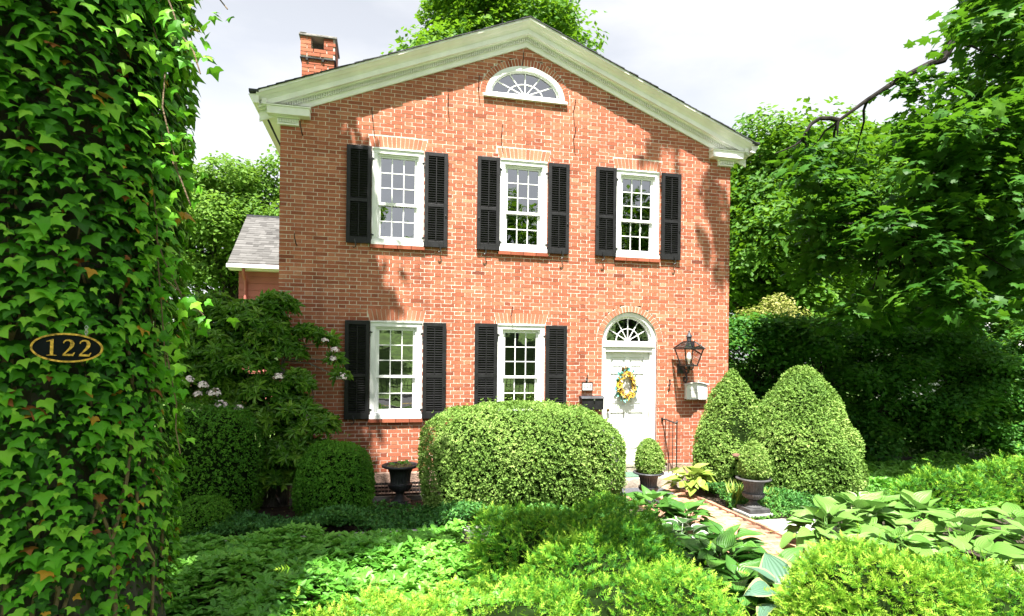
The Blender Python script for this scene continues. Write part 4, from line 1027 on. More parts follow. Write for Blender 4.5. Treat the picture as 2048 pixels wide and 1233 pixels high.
# wreath
WXc, WZc = DX - 0.04, 1.80
wy = yd0 - 0.03
wr = thing('wreath', (WXc, wy, WZc), 'oval wreath of yellow flowers and teal leaves hanging on the white door', 'wreath')
ring_pts = [(WXc + 0.15 * math.cos(t), wy, WZc + 0.215 * math.sin(t)) for t in np.linspace(0, 2 * math.pi, 37)]
MB().tube(ring_pts, 0.035, 8).build('twig_ring', TWIG, wr, True)
def flower_mesh(np_, mat, L, w_):
    V = [(0, 0, 0)]; F = []
    for i in range(np_):
        a = 2 * math.pi * i / np_; b = math.pi / np_ * 0.8; o = len(V)
        V += [(math.cos(a - b) * L * .35, -0.008, math.sin(a - b) * L * .35), (math.cos(a - b * .8) * L * .75, -0.016, math.sin(a - b * .8) * L * .75), (math.cos(a) * L, -0.008, math.sin(a) * L), (math.cos(a + b * .8) * L * .75, -0.016, math.sin(a + b * .8) * L * .75), (math.cos(a + b) * L * .35, -0.008, math.sin(a + b) * L * .35)]
        F += [(0, o, o + 1, o + 2), (0, o + 2, o + 3, o + 4)]
    return rawmesh('flower', V, F, mat)
FL = [flower_mesh(11, PETALY, 0.066, 0), flower_mesh(8, PETALC, 0.052, 0), flower_mesh(9, PETALY, 0.060, 0)]
seedm = MB().lathe([(0.0005, -0.006), (0.018, -0.002), (0.016, 0.008), (0.0005, 0.012)], (0, 0, 0), 10); SEED = rawmesh('flower_centre', [(x, -0.012 - z, y) for x, y, z in seedm.V], [f[::-1] for f in seedm.F], SEEDH)
for i in range(24):
    t = 2 * math.pi * i / 24 + rng.uniform(-0.1, 0.1); q = rng.uniform(0.85, 1.08)
    f = put('flower', FL[i % 3], wr, (WXc + 0.145 * q * math.cos(t), wy - 0.055 - rng.uniform(0, 0.015), WZc + 0.21 * q * math.sin(t)), (rng.normal() * 0.4, rng.uniform(0, 6), rng.normal() * 0.4), [rng.uniform(0.85, 1.15)] * 3)
    if i % 3 != 1: put('flower_centre', SEED, f); f.children[0].location = (0, 0, 0)
n = 44; t = rng.uniform(0, 6.283, n); q = rng.uniform(0.95, 1.3, n)
P = np.stack([WXc + 0.155 * q * np.cos(t), np.full(n, wy - 0.02) - rng.uniform(0, 0.03, n), WZc + 0.225 * q * np.sin(t)], 1)
T = np.stack([np.cos(t) + rng.normal(size=n) * 0.5, -0.3 * np.ones(n), np.sin(t) + rng.normal(size=n) * 0.5], 1)
scatter('leaves', P, np.stack([rng.normal(size=n) * 0.4, -np.ones(n), rng.normal(size=n) * 0.4], 1), T, rng.uniform(0.05, 0.10, n), DIAMOND, np.zeros(n), TEAL, wr)
n = 46; t = rng.uniform(0, 6.283, n)
P = np.stack([WXc + 0.165 * np.cos(t), np.full(n, wy - 0.03), WZc + 0.23 * np.sin(t)], 1)
scatter('leaves', P, np.stack([rng.normal(size=n) * 0.4, -np.ones(n), rng.normal(size=n) * 0.4], 1), rdir(n), rng.uniform(0.05, 0.085, n), DIAMOND, np.full(n, 0.4), L_MAPD, wr)

# steps, mats, railing
tag(MB().box(3.62, 5.30, -0.50, 0.0, -0.1, 0.205).build('doorstep', STEPSTONE, bevel=0.02), 'wide worn stone doorstep under the white front door', 'step')
gm = tag(MB().box(4.06, 4.86, -0.46, -0.06, 0.208, 0.226).build('doormat', GREENMAT, bevel=0.008), 'faded green doormat lying on the stone doorstep', 'doormat')
bm_ = tag(MB().box(3.92, 4.80, -1.06, -0.53, 0.032, 0.046).build('doormat', DARKMAT, bevel=0.005), 'dark grey rubber mat on the brick path below the step', 'doormat')
rl = thing('iron_railing', (5.15, -0.25, 0.2), 'thin black iron handrail with three rods beside the doorstep', 'railing')
MB().tube([(5.09, 0.0, 1.17), (5.12, -0.12, 1.175), (5.17, -0.42, 1.13)], 0.013, 8).build('handrail', IRON, rl)
for (x, y, zt) in ((5.115, -0.10, 1.175), (5.135, -0.2, 1.16), (5.15, -0.31, 1.145)): MB().tube([(x, y, 0.2), (x, y, zt)], 0.0065, 6).build('rod', IRON, rl)
MB().tube([(5.17, -0.42, 0.1), (5.17, -0.42, 1.14)], 0.011, 8).build('post', IRON, rl)
MB().lathe([(0.012, 0), (0.02, 0.01), (0.022, 0.02), (0.01, 0.036), (0.006, 0.045), (0.012, 0.055), (0.002, 0.066)], (5.17, -0.42, 1.14), 12).build('finial', IRON, rl, True)
MB().box(5.075, 5.11, -0.02, 0.0, 1.13, 1.20).build('wall_bracket', IRON, rl)

# brick path
path = tag(put('path', rawmesh('path', [(3.86, -5.3, 0.003), (5.10, -5.3, 0.003), (5.10, -0.3, 0.003), (3.86, -0.3, 0.003)], [(0, 1, 2, 3)], MULCH)), kind='structure')
PV = []
for i in range(4):
    g = brick_geo(-0.098, 0.098, -0.046, 0.046, 0.03, 0.0); PV.append(None)
def paver_mesh(hx, hy):
    j = rng.normal(size=(4, 2)) * 0.002; tz = rng.normal(size=4) * 0.0015
    tp = [(-hx, -hy), (hx, -hy), (hx, hy), (-hx, hy)]
    V = [(x + a, y + b, 0.03 + c) for (x, y), (a, b), c in zip(tp, j, tz)] + [(x * 1.01, y * 1.01, -0.02) for x, y in tp]
    return rawmesh('paver', V, np.array([(0, 1, 2, 3), (4, 5, 1, 0), (5, 6, 2, 1), (6, 7, 3, 2), (7, 4, 0, 3)]), PAVER, attrs={'tint': [float(np.clip(rng.normal(0.5, 0.22), 0, 1))] * 8})
PM = [paver_mesh(0.0985, 0.0465) for _ in range(14)]; PMS = [paver_mesh(0.0465, 0.0465) for _ in range(5)]
yy = -0.55; row = 0
while yy > -5.0:
    xx = 3.90 + (0.0 if row % 2 else 0.104)
    if row % 2 == 0: put('paver', random.choice(PMS), path, (3.90 + 0.0465, yy, rng.normal() * 0.002))
    while xx + 0.2 < 5.03:
        put('paver', random.choice(PM), path, (xx + 0.0985, yy, rng.normal() * 0.0025), (rng.normal() * 0.006, rng.normal() * 0.006, rng.normal() * 0.01)); xx += 0.2045
    yy -= 0.100; row += 1
PK = [paver_mesh(0.03, 0.098) for _ in range(6)]
yy = -0.9
while yy > -5.2:
    put('edging_brick', random.choice(PK), path, (5.065, yy, 0.022 + rng.normal() * 0.003), (0, 0, rng.normal() * 0.012)); yy -= 0.206
fs = MB().box(5.13, 6.15, -3.55, -2.68, -0.05, 0.03).build('flagstone', FLAG, bevel=0.01); tag(fs, 'pale grey flagstone slab set beside the brick path edge', 'flagstone')
es = MB()
tag(MB().box(-3.5, 2.6, -2.62, -2.46, -0.1, 0.10).build('edging_stone', EDGESTONE, bevel=0.015), 'low grey edging stone between the two ground cover beds', 'edging')
# areaway grate
gr = thing('areaway_grate', (0.28, -0.25, 0.05), 'black iron grate over the areaway against the house foundation', 'grate')
m = MB()
for i in range(26): 
    x = -0.42 + i * 0.055; m.box(x - 0.004, x + 0.004, -0.52, -0.06, 0.07, 0.10)
for y in (-0.50, -0.36, -0.22, -0.08): m.box(-0.45, 0.98, y - 0.006, y + 0.006, 0.0665, 0.0985)
for v in range(len(m.V)):
    x, y, z = m.V[v]; m.V[v] = (x, y, z + 0.20 * (y + 0.52))
m.build('bars', IRON, gr); MB().box(-0.47, 1.0, -0.56, -0.53, 0.0, 0.075).box(-0.47, -0.45, -0.53, -0.04, 0.0, 0.075).box(0.98, 1.0, -0.53, -0.04, 0.0, 0.075).build('curb', EDGESTONE, gr)

# urns
def urn(loc, rr, H, mat, label, plinth=False, group='cast iron garden urns'):
    x, y, z0 = loc; t = thing('garden_urn', loc, label, 'urn', group)
    z = z0
    if plinth:
        MB().box(x - 0.205, x + 0.205, y - 0.205, y + 0.205, z, z + 0.035).build('plinth_slab', PLINTH, t, bevel=0.005)
        MB().box(x - 0.165, x + 0.165, y - 0.165, y + 0.165, z + 0.036, z + 0.10).build('plinth', URNR, t, bevel=0.006); z += 0.10
    else:
        MB().box(x - rr * 0.55, x + rr * 0.55, y - rr * 0.55, y + rr * 0.55, z, z + 0.04).build('plinth', mat, t, bevel=0.005); z += 0.04
    h = z0 + H - z
    foot = [(0.50, 0.0), (0.50, 0.03), (0.44, 0.05), (0.34, 0.09), (0.22, 0.15), (0.19, 0.20), (0.25, 0.215), (0.25, 0.235), (0.20, 0.25)]
    bowl = [(0.20, 0.25), (0.40, 0.28), (0.58, 0.35), (0.645, 0.43), (0.63, 0.47), (0.56, 0.49), (0.53, 0.52), (0.535, 0.62), (0.57, 0.76), (0.66, 0.88), (0.72, 0.915)]
    rim = [(0.72, 0.912), (0.90, 0.925), (0.985, 0.945), (1.0, 0.965), (0.985, 0.985), (0.93, 1.0), (0.82, 0.99), (0.78, 0.96), (0.74, 0.93)]
    f = lambda pr: [(a * rr, b * h) for a, b in pr]
    MB().lathe(f(foot), (x, y, z), 40).build('foot', mat, t, True)
    MB().lathe(f(bowl), (x, y, z), 96, lambda i: (24, 0.07 if 1 <= i <= 3 else (0.055 if 5 <= i <= 9 else 0)), False).build('bowl', mat, t, True)
    MB().lathe(f(rim), (x, y, z), 96, lambda i: (48, 0.012 if 2 <= i <= 4 else 0), False).build('rim', mat, t, True)
    MB().lathe([(rr * 0.76, 0.0), (rr * 0.5, 0.012), (0.002, 0.02)], (x, y, z + h * 0.94), 24, cap=False).build('soil', MULCH, t, True)
    return t
urn((0.30, -0.86, 0.03), 0.285, 0.60, URNM, 'black fluted urn holding dry soil and a seedling, before the brick wall', group=None)
urn((4.12, -1.46, 0.03), 0.245, 0.48, URNM, 'black fluted urn planted with a clipped topiary by the doormat', group=None)
urn((5.35, -2.36, 0.03), 0.25, 0.53, URNR, 'weathered grey urn with clipped topiary on a square plinth beside the flagstone', True, group=None)
sd = thing('seedling', (0.30, -0.86, 0.6), 'green seedling sprouting from the soil of the black urn', 'seedling')
P = np.array([(0.22, -0.90, 0.635), (0.29, -0.88, 0.65), (0.37, -0.9, 0.645), (0.42, -0.85, 0.63), (0.33, -0.8, 0.64)]); n = len(P)
scatter('leaves', P, np.tile([0.1, -0.5, 1.0], (n, 1)) + rng.normal(size=(n, 3)) * 0.3, rdir(n), np.full(n, 0.10), OVAL, np.full(n, 0.7), L_PACH, sd)
MB().tube([(0.30, -0.86, 0.58), (0.3, -0.87, 0.65)], 0.006, 6).build('stem', TWIG, sd)
n = 60; a = rng.uniform(0, 6.28, n); q = np.sqrt(rng.uniform(0, 1, n)) * 0.19
scatter('dry_litter', np.stack([0.30 + q * np.cos(a), -0.86 + q * np.sin(a), np.full(n, 0.612) + rng.uniform(0, 0.015, n)], 1), np.tile([0, 0, 1.0], (n, 1)) + rng.normal(size=(n, 3)) * 0.4, rdir(n), rng.uniform(0.03, 0.06, n), DIAMOND, rng.uniform(0, 1, n), L_PALE, sd)
rb = thing('bird_bath', (5.80, -1.55, 0), 'rusty shallow bird bath half hidden behind the urn topiary', 'bird bath')
MB().lathe([(0.14, 0), (0.12, 0.03), (0.05, 0.08), (0.035, 0.4), (0.045, 0.62), (0.07, 0.66)], (5.78, -1.62, 0), 20).build('pedestal', RUST, rb, True)
MB().lathe([(0.06, 0.65), (0.16, 0.68), (0.24, 0.73), (0.25, 0.745), (0.23, 0.745), (0.1, 0.70), (0.002, 0.695)], (5.78, -1.62, 0), 28).build('basin', RUST, rb, True)

# ================================================================== SHRUBS
clipped_shrub('boxwood_hedge', 'broad rounded boxwood hedge clipped in front of the lower window', (2.12, -1.35, 0), (2.12, -1.35, 0.70), (1.58, 0.80, 0.89), 2.75, 24000, L_BOX, 21, 0.054, 0.035, 3.6, 0.035)
clipped_shrub('dark_boxwood', 'dark green dome-clipped boxwood next to the black urn of dry soil', (-0.62, -1.45, 0), (-0.62, -1.45, 0.50), (0.54, 0.52, 0.62), 2.35, 7500, L_BOXD, 22, 0.048, 0.03, 3.0, 0.03)
clipped_shrub('dark_boxwood', 'tall dark green clipped shrub under the flowering laurel beside the ivy trunk', (-2.35, -1.2, 0), (-2.35, -1.2, 0.75), (0.72, 0.7, 0.86), 3.2, 8000, L_BOXD, 23, 0.05, 0.03, 3.0, 0.03)
clipped_shrub('dark_boxwood', 'low small dark dome shrub at the foot of the ivy trunk', (-2.18, -1.95, 0), (-2.18, -1.95, 0.18), (0.36, 0.34, 0.30), 2.3, 3200, L_BOXD, 24, 0.045, 0.025, 4.0, 0.03)
def cone_shrub(label, loc, rad, H, n, seed):
    """egg-shaped clipped evergreen"""
    x, y, _ = loc; t = thing('conical_boxwood', loc, label, 'shrub', None)
    def prof(u): return rad * np.where(u < 0.22, 0.90 + 0.10 * np.sin(u / 0.22 * 1.57), (1 - np.clip((u - 0.22) / 0.79, 0, 1) ** 1.75) ** 0.80)
    m = n * 2; u = rng.uniform(0.02, 1.0, m); keep = rng.uniform(size=m) < prof(u) / rad + 0.12; u = u[keep][:n]; m = len(u)
    a = rng.uniform(0, 6.2832, m); r = prof(u)
    du = 0.01; sl = (prof(np.minimum(u + du, 1.0)) - prof(u - du)) / (2 * du * H)
    Nn = unit(np.stack([np.cos(a), np.sin(a), -sl], 1))
    P = np.stack([x + r * np.cos(a), y + r * np.sin(a), u * H], 1)
    P += Nn * (noise3(P, 2.6, seed) * 0.035 + noise3(P, 9, seed + 2) * 0.028 - rng.exponential(0.035, m))[:, None]
    kb = (Nn[:, 1] < 0.5) | (rng.uniform(size=m) < 0.3); P, Nn = P[kb], Nn[kb]; m = len(P)
    N = unit(Nn + np.array([0, 0, 0.45]) + rng.normal(size=(m, 3)) * 0.45)
    scatter('foliage', P, N, rdir(m), 0.069 * rng.uniform(0.7, 1.3, m), SPRIG, 0.45 + 0.1 * noise3(P, 6, seed + 7) + rng.normal(size=m) * 0.16, L_BOX, t)
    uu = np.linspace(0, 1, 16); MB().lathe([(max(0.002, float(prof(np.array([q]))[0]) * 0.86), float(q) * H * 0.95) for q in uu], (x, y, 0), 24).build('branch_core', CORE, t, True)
cone_shrub('pale green egg-shaped boxwood by the house corner below the letter box', (6.02, -0.78, 0), 0.67, 2.11, 9500, 31)
cone_shrub('large broad conical boxwood standing behind the flagstone and weathered urn', (7.12, -1.15, 0), 0.97, 2.19, 14500, 32)
def topiary(label, c, rad, seed, n=2600):
    t = thing('topiary', (c[0], c[1], c[2] - rad[2]), label, 'topiary', None)
    P, Nn = shell(n, c, rad, 2.2, seed, 0.02, 5, 0.02, zmin=-9); n = len(P)
    f = np.clip(1.12 - 0.55 * (P[:, 2] - c[2] + rad[2]) / (2 * rad[2]), 0.3, 1.1)
    P[:, 0] = c[0] + (P[:, 0] - c[0]) * f; P[:, 1] = c[1] + (P[:, 1] - c[1]) * f
    N = unit(Nn + np.array([0, 0, 0.5]) + rng.normal(size=(n, 3)) * 0.6)
    scatter('foliage', P, N, rdir(n), 0.042 * rng.uniform(0.7, 1.4, n), SPRIG, 0.6 + rng.normal(size=n) * 0.18, L_BOX, t)
    m = MB(); blob(m, c, rad, 2.2, seed, 0.8, 0.02, 5, 20, 12, zmin=-9)
    m.V = [(c[0] + (x - c[0]) * max(.3, min(1.1, 1.12 - .55 * (z - c[2] + rad[2]) / (2 * rad[2]))), c[1] + (y - c[1]) * max(.3, min(1.1, 1.12 - .55 * (z - c[2] + rad[2]) / (2 * rad[2]))), z) for x, y, z in m.V]
    m.build('branch_core', CORE, t, True)
    MB().tube([(c[0], c[1], c[2] - rad[2] - 0.05), (c[0], c[1], c[2])], 0.02, 6).build('stem', TWIG, t)
topiary('small clipped topiary bush growing in the black urn by the doormat', (4.12, -1.46, 0.745), (0.235, 0.235, 0.285), 41)
topiary('small clipped topiary bush growing in the weathered grey urn', (5.35, -2.36, 0.79), (0.225, 0.225, 0.275), 42)

# yews: loose shoots standing out of a mound
def yew(name, label, loc, mounds, n, size, seed, tbase=0.5, group=None, upb=0.25, mat=None):
    t = thing(name, loc, label, 'yew', group); core = MB()
    PP = []; NN = []
    tot = sum(m[1][0] * m[1][1] for m in mounds)
    for i, (c, rad, p) in enumerate(mounds):
        P, Nn = shell(int(0.8 * n * rad[0] * rad[1] / tot), c, rad, p, seed + i, 0.07, 3.0, 0.075); PP.append(P); NN.append(Nn)
        blob(core, c, [q * 0.78 for q in rad], p, seed + i, 1.0, 0.03, 3.0, 28, 14)
    P = np.concatenate(PP); Nn = np.concatenate(NN); n = len(P)
    T = unit(Nn * 0.8 + np.array([0, 0, upb]) + rng.normal(size=(n, 3)) * 0.75)
    N = unit(np.cross(T, rdir(n)) + np.array([0, 0, 0.5]))
    tint = tbase + 0.10 * noise3(P, 3, seed) + rng.normal(size=n) * 0.13
    scatter('foliage', P, N, T, size * rng.uniform(0.7, 1.35, n), YEW, tint, mat or L_YEW, t)
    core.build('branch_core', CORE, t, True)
    return t
yew('yew', 'loose mounded yew growing between the edging stone and the green hostas', (1.75, -4.25, 0), [((1.55, -4.15, 0.28), (0.66, 0.72, 0.48), 2.3), ((2.1, -4.45, 0.26), (0.66, 0.75, 0.46), 2.3), ((1.9, -5.2, 0.28), (0.70, 0.6, 0.46), 2.3)], 17500, 0.078, 51, 0.50)
yew('yew', 'bright lime yew hedge running along the street edge before the loose mounded yew', (0.9, -6.5, 0), [((0.0, -6.55, 0.38), (0.62, 0.52, 0.44), 2.5), ((0.75, -6.45, 0.40), (0.65, 0.55, 0.45), 2.5), ((1.5, -6.25, 0.42), (0.60, 0.58, 0.48), 2.5), ((1.9, -6.25, 0.34), (0.42, 0.50, 0.44), 2.4)], 21000, 0.065, 52, 0.72)  # raised tint puts the sunlit lime into the needle colour
yew('yew', 'bright lime mounded yew in front of the pale green hostas', (3.75, -6.15, 0), [((3.72, -6.2, 0.40), (0.68, 0.58, 0.50), 2.4), ((4.4, -6.4, 0.28), (0.5, 0.5, 0.42), 2.3), ((3.15, -6.4, 0.26), (0.34, 0.42, 0.42), 2.3)], 16500, 0.065, 53, 0.72)  # sunlight painted in by the higher needle tint, as on the hedge
yew('yew', 'spreading feathery yew by the dark hornbeam screen', (9.2, -2.6, 0), [((8.5, -2.6, 0.22), (0.95, 0.6, 0.36), 2.3), ((9.9, -2.7, 0.25), (1.0, 0.65, 0.40), 2.3), ((11.2, -2.9, 0.25), (1.0, 0.65, 0.42), 2.3)], 10500, 0.105, 54, 0.5)

# mountain laurel with blossom
la = thing('mountain_laurel', (-1.5, -0.75, 0), 'leggy mountain laurel with white-pink blossom clusters against the brick corner', 'laurel')
lm = MB(); LP = []; LN = []
lclump = [(-2.35, -0.6, 2.35, 0.5), (-1.85, -0.55, 2.75, 0.5), (-1.55, -0.5, 3.0, 0.32), (-2.6, -0.5, 2.0, 0.45), (-1.95, -0.7, 2.15, 0.45), (-1.45, -0.6, 2.3, 0.35), (-1.35, -0.75, 1.45, 0.42), (-1.0, -0.8, 1.2, 0.40), (-0.85, -0.8, 0.75, 0.35), (-1.3, -0.95, 0.85, 0.42), (-1.55, -0.9, 0.5, 0.4), (-1.75, -0.85, 1.25, 0.4), (-2.2, -0.4, 1.75, 0.45), (-1.1, -0.5, 2.62, 0.20), (-0.82, -0.5, 2.48, 0.17), (-0.72, -0.5, 2.2, 0.13), (-0.62, -0.52, 1.95, 0.13), (-2.5, -0.2, 2.9, 0.45), (-1.65, -0.75, 1.75, 0.35), (-3.0, -0.3, 2.3, 0.5), (-3.1, -0.2, 1.7, 0.4), (-2.1, -0.5, 1.5, 0.4), (-1.7, -0.6, 2.5, 0.4), (-2.2, -0.4, 2.75, 0.4), (-1.25, -0.7, 1.85, 0.3), (-2.75, -0.45, 2.5, 0.4)]
for i, (x, y, z, r) in enumerate(lclump):
    root = Vector((-1.55 + rng.uniform(-0.35, 0.2), -0.6, 0.0)); midp = Vector((-1.6 + 0.35 * (x + 1.6), -0.55, 0.5 * z))
    if x > -1.2 and z > 1.8: midp = Vector((-1.45, -0.5, 2.2))
    pts = [root, root.lerp(midp, 0.5) + Vector(rng.normal(size=3) * 0.05), midp, midp.lerp(Vector((x, y, z)), 0.5) + Vector((0, 0, 0.08)) + Vector(rng.normal(size=3) * 0.05), Vector((x, y, z))]
    lm.tube(pts, [0.03, 0.024, 0.018, 0.012, 0.006], 6)
    n = int(640 * r * r) + 10; D = rdir(n); D[:, 2] = np.abs(D[:, 2]) * 0.9 - 0.2
    P = np.array([x, y, z]) + D * (r * rng.uniform(0.3, 1.0, n) ** 0.5)[:, None]
    LP.append(P); LN.append(D)
lm.tube([(-1.62, -0.55, 1.4), (-1.3, -0.6, 1.95), (-1.05, -0.62, 1.9), (-1.0, -0.62, 1.65), (-1.15, -0.65, 1.45)], [0.014, 0.011, 0.010, 0.009, 0.006], 6)
lm.build('branches', BARKL, la, True)
P = np.concatenate(LP); D = np.concatenate(LN); n = len(P)
scatter('foliage', P, unit(D * 0.6 + np.array([0, -0.15, 0.8]) + rng.normal(size=(n, 3)) * 0.4), rdir(n), 0.125 * rng.uniform(0.75, 1.25, n), WHORL, 0.55 + rng.normal(size=n) * 0.2, L_LAUR, la)
PET = tri([(0, 0, 0.02), (0.5, 0, 0.1), (0.3, 0.42, 0.1), (-0.15, 0.48, 0.1), (-0.42, 0.2, 0.1), (-0.42, -0.2, 0.1), (-0.15, -0.48, 0.1), (0.3, -0.42, 0.1)], [(0, i, i % 7 + 1) for i in range(1, 8)])
for (x, y, z, r) in [(-0.60, -0.62, 1.93, 0.09), (-0.70, -0.6, 2.35, 0.07), (-0.72, -0.62, 2.22, 0.06), (-1.05, -0.98, 1.35, 0.085), (-1.45, -0.95, 1.95, 0.07), (-2.28, -1.05, 1.72, 0.09), (-2.18, -1.1, 1.55, 0.085), (-2.42, -1.05, 1.83, 0.07), (-2.62, -1.0, 1.9, 0.07), (-1.95, -1.1, 1.52, 0.06), (-2.5, -1.0, 1.7, 0.06), (-0.85, -0.62, 2.5, 0.05)]:
    n = 34; D = rdir(n); D[:, 2] = np.abs(D[:, 2]); D[:, 1] -= 0.3; D = unit(D)
    P = np.array([x, y, z]) + D * r * rng.uniform(0.8, 1.1, n)[:, None]
    b_o = scatter('blossom', P, D + rng.normal(size=(n, 3)) * 0.2, rdir(n), np.full(n, 0.034) * rng.uniform(0.8, 1.3, n), PET, np.zeros(n), LAURELB, la)
    P2 = np.array([x, y, z]) + rdir(14) * r * 0.8
    tag(scatter('calyx', P2, rdir(14), rdir(14), np.full(14, 0.03), DIAMOND, np.zeros(14), BUDM, b_o), kind='stuff')

# ================================================================== GROUND COVER
def inpoly(P, poly):
    x, y = P[:, 0], P[:, 1]; ok = np.zeros(len(P), bool); j = len(poly) - 1
    for i in range(len(poly)):
        xi, yi = poly[i]; xj, yj = poly[j]
        ok ^= ((yi > y) != (yj > y)) & (x < (xj - xi) * (y - yi) / (yj - yi + 1e-12) + xi); j = i
    return ok
def cover(name, label, poly, n, zlo, zhi, size, tpl, mat, seed, upb=1.0, jit=0.35, tb=0.45, lump=0.06):
    poly = np.array(poly); lo, hi = poly.min(0), poly.max(0)
    Q = rng.uniform(lo, hi, (int(n * 2.5), 2)); Q = Q[inpoly(Q, poly)][:n]; n = len(Q)
    P3 = np.concatenate([Q, np.zeros((n, 1))], 1); h = zlo + (zhi - zlo) * rng.uniform(0, 1, n) ** 0.6 + lump * noise3(P3, 4.0, seed)
    P3[:, 2] = np.maximum(h, 0.015)
    N = unit(np.array([0, 0, upb]) + rng.normal(size=(n, 3)) * jit)
    o = scatter(name, P3, N, rdir(n), size * rng.uniform(0.7, 1.3, n), tpl, tb + 0.14 * noise3(P3, 3, seed + 3) + rng.normal(size=n) * 0.14, mat, None)
    return tag(o, label, 'ground cover', None, 'stuff')
cover('pachysandra', 'pale green pachysandra carpet in front of the edging stone', [(-3.6, -5.9), (1.6, -5.9), (1.25, -4.6), (0.85, -3.6), (1.0, -2.65), (-3.6, -2.65)], 5600, 0.10, 0.22, 0.14, ROSET, L_PACH, 61, tb=0.6, jit=0.25)
cover('vinca', 'dark glossy periwinkle bed between edging stone and house shrubs', [(-3.4, -2.44), (2.3, -2.44), (3.35, -2.2), (3.75, -1.5), (3.5, -0.95), (2.8, -1.7), (1.0, -1.75), (0.75, -1.6), (-0.05, -1.6), (-0.2, -1.9), (-1.0, -1.9), (-3.2, -1.0)], 8500, 0.04, 0.20, 0.08, SPRIG, L_VINCA, 62, jit=0.5)
cover('vinca', 'sunlit periwinkle round the weathered urn and under the conical boxwoods', [(5.16, -2.6), (5.16, -1.3), (5.6, -1.0), (7.6, -1.9), (8.2, -2.2), (7.6, -2.75), (6.2, -2.65)], 4200, 0.03, 0.16, 0.07, SPRIG, L_VINCA, 63, jit=0.5, tb=0.6)
cover('pachysandra', 'pale ground cover behind the pale hostas beside the spreading yew', [(6.9, -2.9), (8.4, -3.3), (12.5, -2.4), (12.5, 0.5), (8.2, 0.6), (7.8, -1.9)], 3000, 0.06, 0.2, 0.14, ROSET, L_PACH, 64, tb=0.7)
cover('fallen_leaves', 'dry leaf litter scattered over the soil and brick path', [(-3, -5.5), (8, -5.5), (8, -0.6), (-3, -0.6)], 260, 0.012, 0.03, 0.05, DIAMOND, L_PALE, 65, jit=0.3, lump=0.0)
ly = thing('daylily', (5.42, -1.9, 0), 'spiky yellow-green daylily clump beside the weathered urn', 'daylily')
BLADE = tri([(-0.03, 0, 0), (0.03, 0, 0), (-0.035, 0.5, 0.02), (0.035, 0.5, 0.02), (0, 1, -0.12)], [(0, 1, 3), (0, 3, 2), (2, 3, 4)])
n = 60; a = rng.uniform(0, 6.28, n)
P = np.stack([5.34 + 0.07 * rng.normal(size=n), -1.92 + 0.07 * rng.normal(size=n), np.full(n, 0.02)], 1)
T = np.stack([np.cos(a) * 0.55, np.sin(a) * 0.55, np.ones(n)], 1) + rng.normal(size=(n, 3)) * 0.15
scatter('leaves', P, unit(np.stack([np.cos(a), np.sin(a), 0.3 * np.ones(n)], 1)), T, rng.uniform(0.25, 0.46, n), BLADE, rng.uniform(0, 1, n), L_LILY, ly)
n = 26; a = rng.uniform(0, 6.28, n)
ly2 = thing('daylily', (5.75, -2.05, 0), 'small daylily tuft behind the weathered urn plinth', 'daylily')
P = np.stack([5.78 + 0.05 * rng.normal(size=n), -2.05 + 0.05 * rng.normal(size=n), np.full(n, 0.02)], 1)
scatter('leaves', P, unit(np.stack([np.cos(a), np.sin(a), 0.3 * np.ones(n)], 1)), np.stack([np.cos(a) * 0.5, np.sin(a) * 0.5, np.ones(n)], 1), rng.uniform(0.22, 0.38, n), BLADE, rng.uniform(0, 1, n), L_LILY, ly2)

# ================================================================== HOSTAS
def hosta_leaf_mesh(mat, wid, droop, cup, wave, seed):
    g = np.random.default_rng(seed); nu, nv = 7, 9; V = []; LU = []; LV = []; F = []
    for j in range(nv):
        v = j / (nv - 1); wv = wid * (max(0.0, math.sin(math.pi * (v ** 0.62))) ** 0.85) * (1 - 0.25 * v) + 0.004
        for i in range(nu):
            u = -1 + 2 * i / (nu - 1)
            z = cup * abs(u) ** 1.5 * wv - droop * v * v + wave * math.sin(v * 9 + seed) * abs(u) * 0.5 + g.normal() * 0.004
            V.append((u * wv, v - 0.06 * (1 - abs(u)) * (1 - v) + 0.04 * abs(u) * (1 - v) * -2.0, z)); LU.append(u); LV.append(v)
    for j in range(nv - 1):
        for i in range(nu - 1): a = j * nu + i; F.append((a, a + 1, a + 1 + nu, a + nu))
    o = len(V)                                              # petiole
    V += [(-0.018, 0.02, 0), (0.018, 0.02, 0), (0.016, -0.55, -0.35), (-0.016, -0.55, -0.35)]; LU += [0] * 4; LV += [0] * 4; F.append((o, o + 3, o + 2, o + 1))
    return rawmesh('hosta_leaf', V, F, mat, True, {'lu': LU, 'lv': LV})
HMESH = {}
def hosta(label, loc, R0, H, nleaf, L, mat, wid=0.36, seed=0):
    t = thing('hosta', loc, label, 'hosta', None); key = (mat.name, wid)
    if key not in HMESH: HMESH[key] = [hosta_leaf_mesh(mat, wid * (1 + 0.12 * k), d, c, w_, 7 * k + 3) for k, (d, c, w_) in enumerate(((0.16, 0.30, 0.03), (0.30, 0.18, 0.05), (0.10, 0.42, 0.02), (0.38, 0.25, 0.06)))]
    ga = 2.39996
    for i in range(nleaf):
        q = math.sqrt((i + 0.5) / nleaf); az = i * ga + rng.normal() * 0.25
        r = R0 * q * rng.uniform(0.75, 1.0); z = H * (1.02 - 0.62 * q ** 2.2) * rng.uniform(0.85, 1.1)
        tilt = R(48 - 62 * q + rng.normal() * 12)           # inner leaves stand, outer ones arch over
        put('leaf', random.choice(HMESH[key]), t, (loc[0] + r * math.cos(az) * 0.8, loc[1] + r * math.sin(az) * 0.8, z), (tilt, rng.normal() * 0.22, az - math.pi / 2), [L * rng.uniform(0.78, 1.18)] * 3)
hosta('lime yellow hosta beside the doorstep and brick path', (5.12, -1.05, 0), 0.42, 0.42, 44, 0.23, HO_LIME, 0.34)
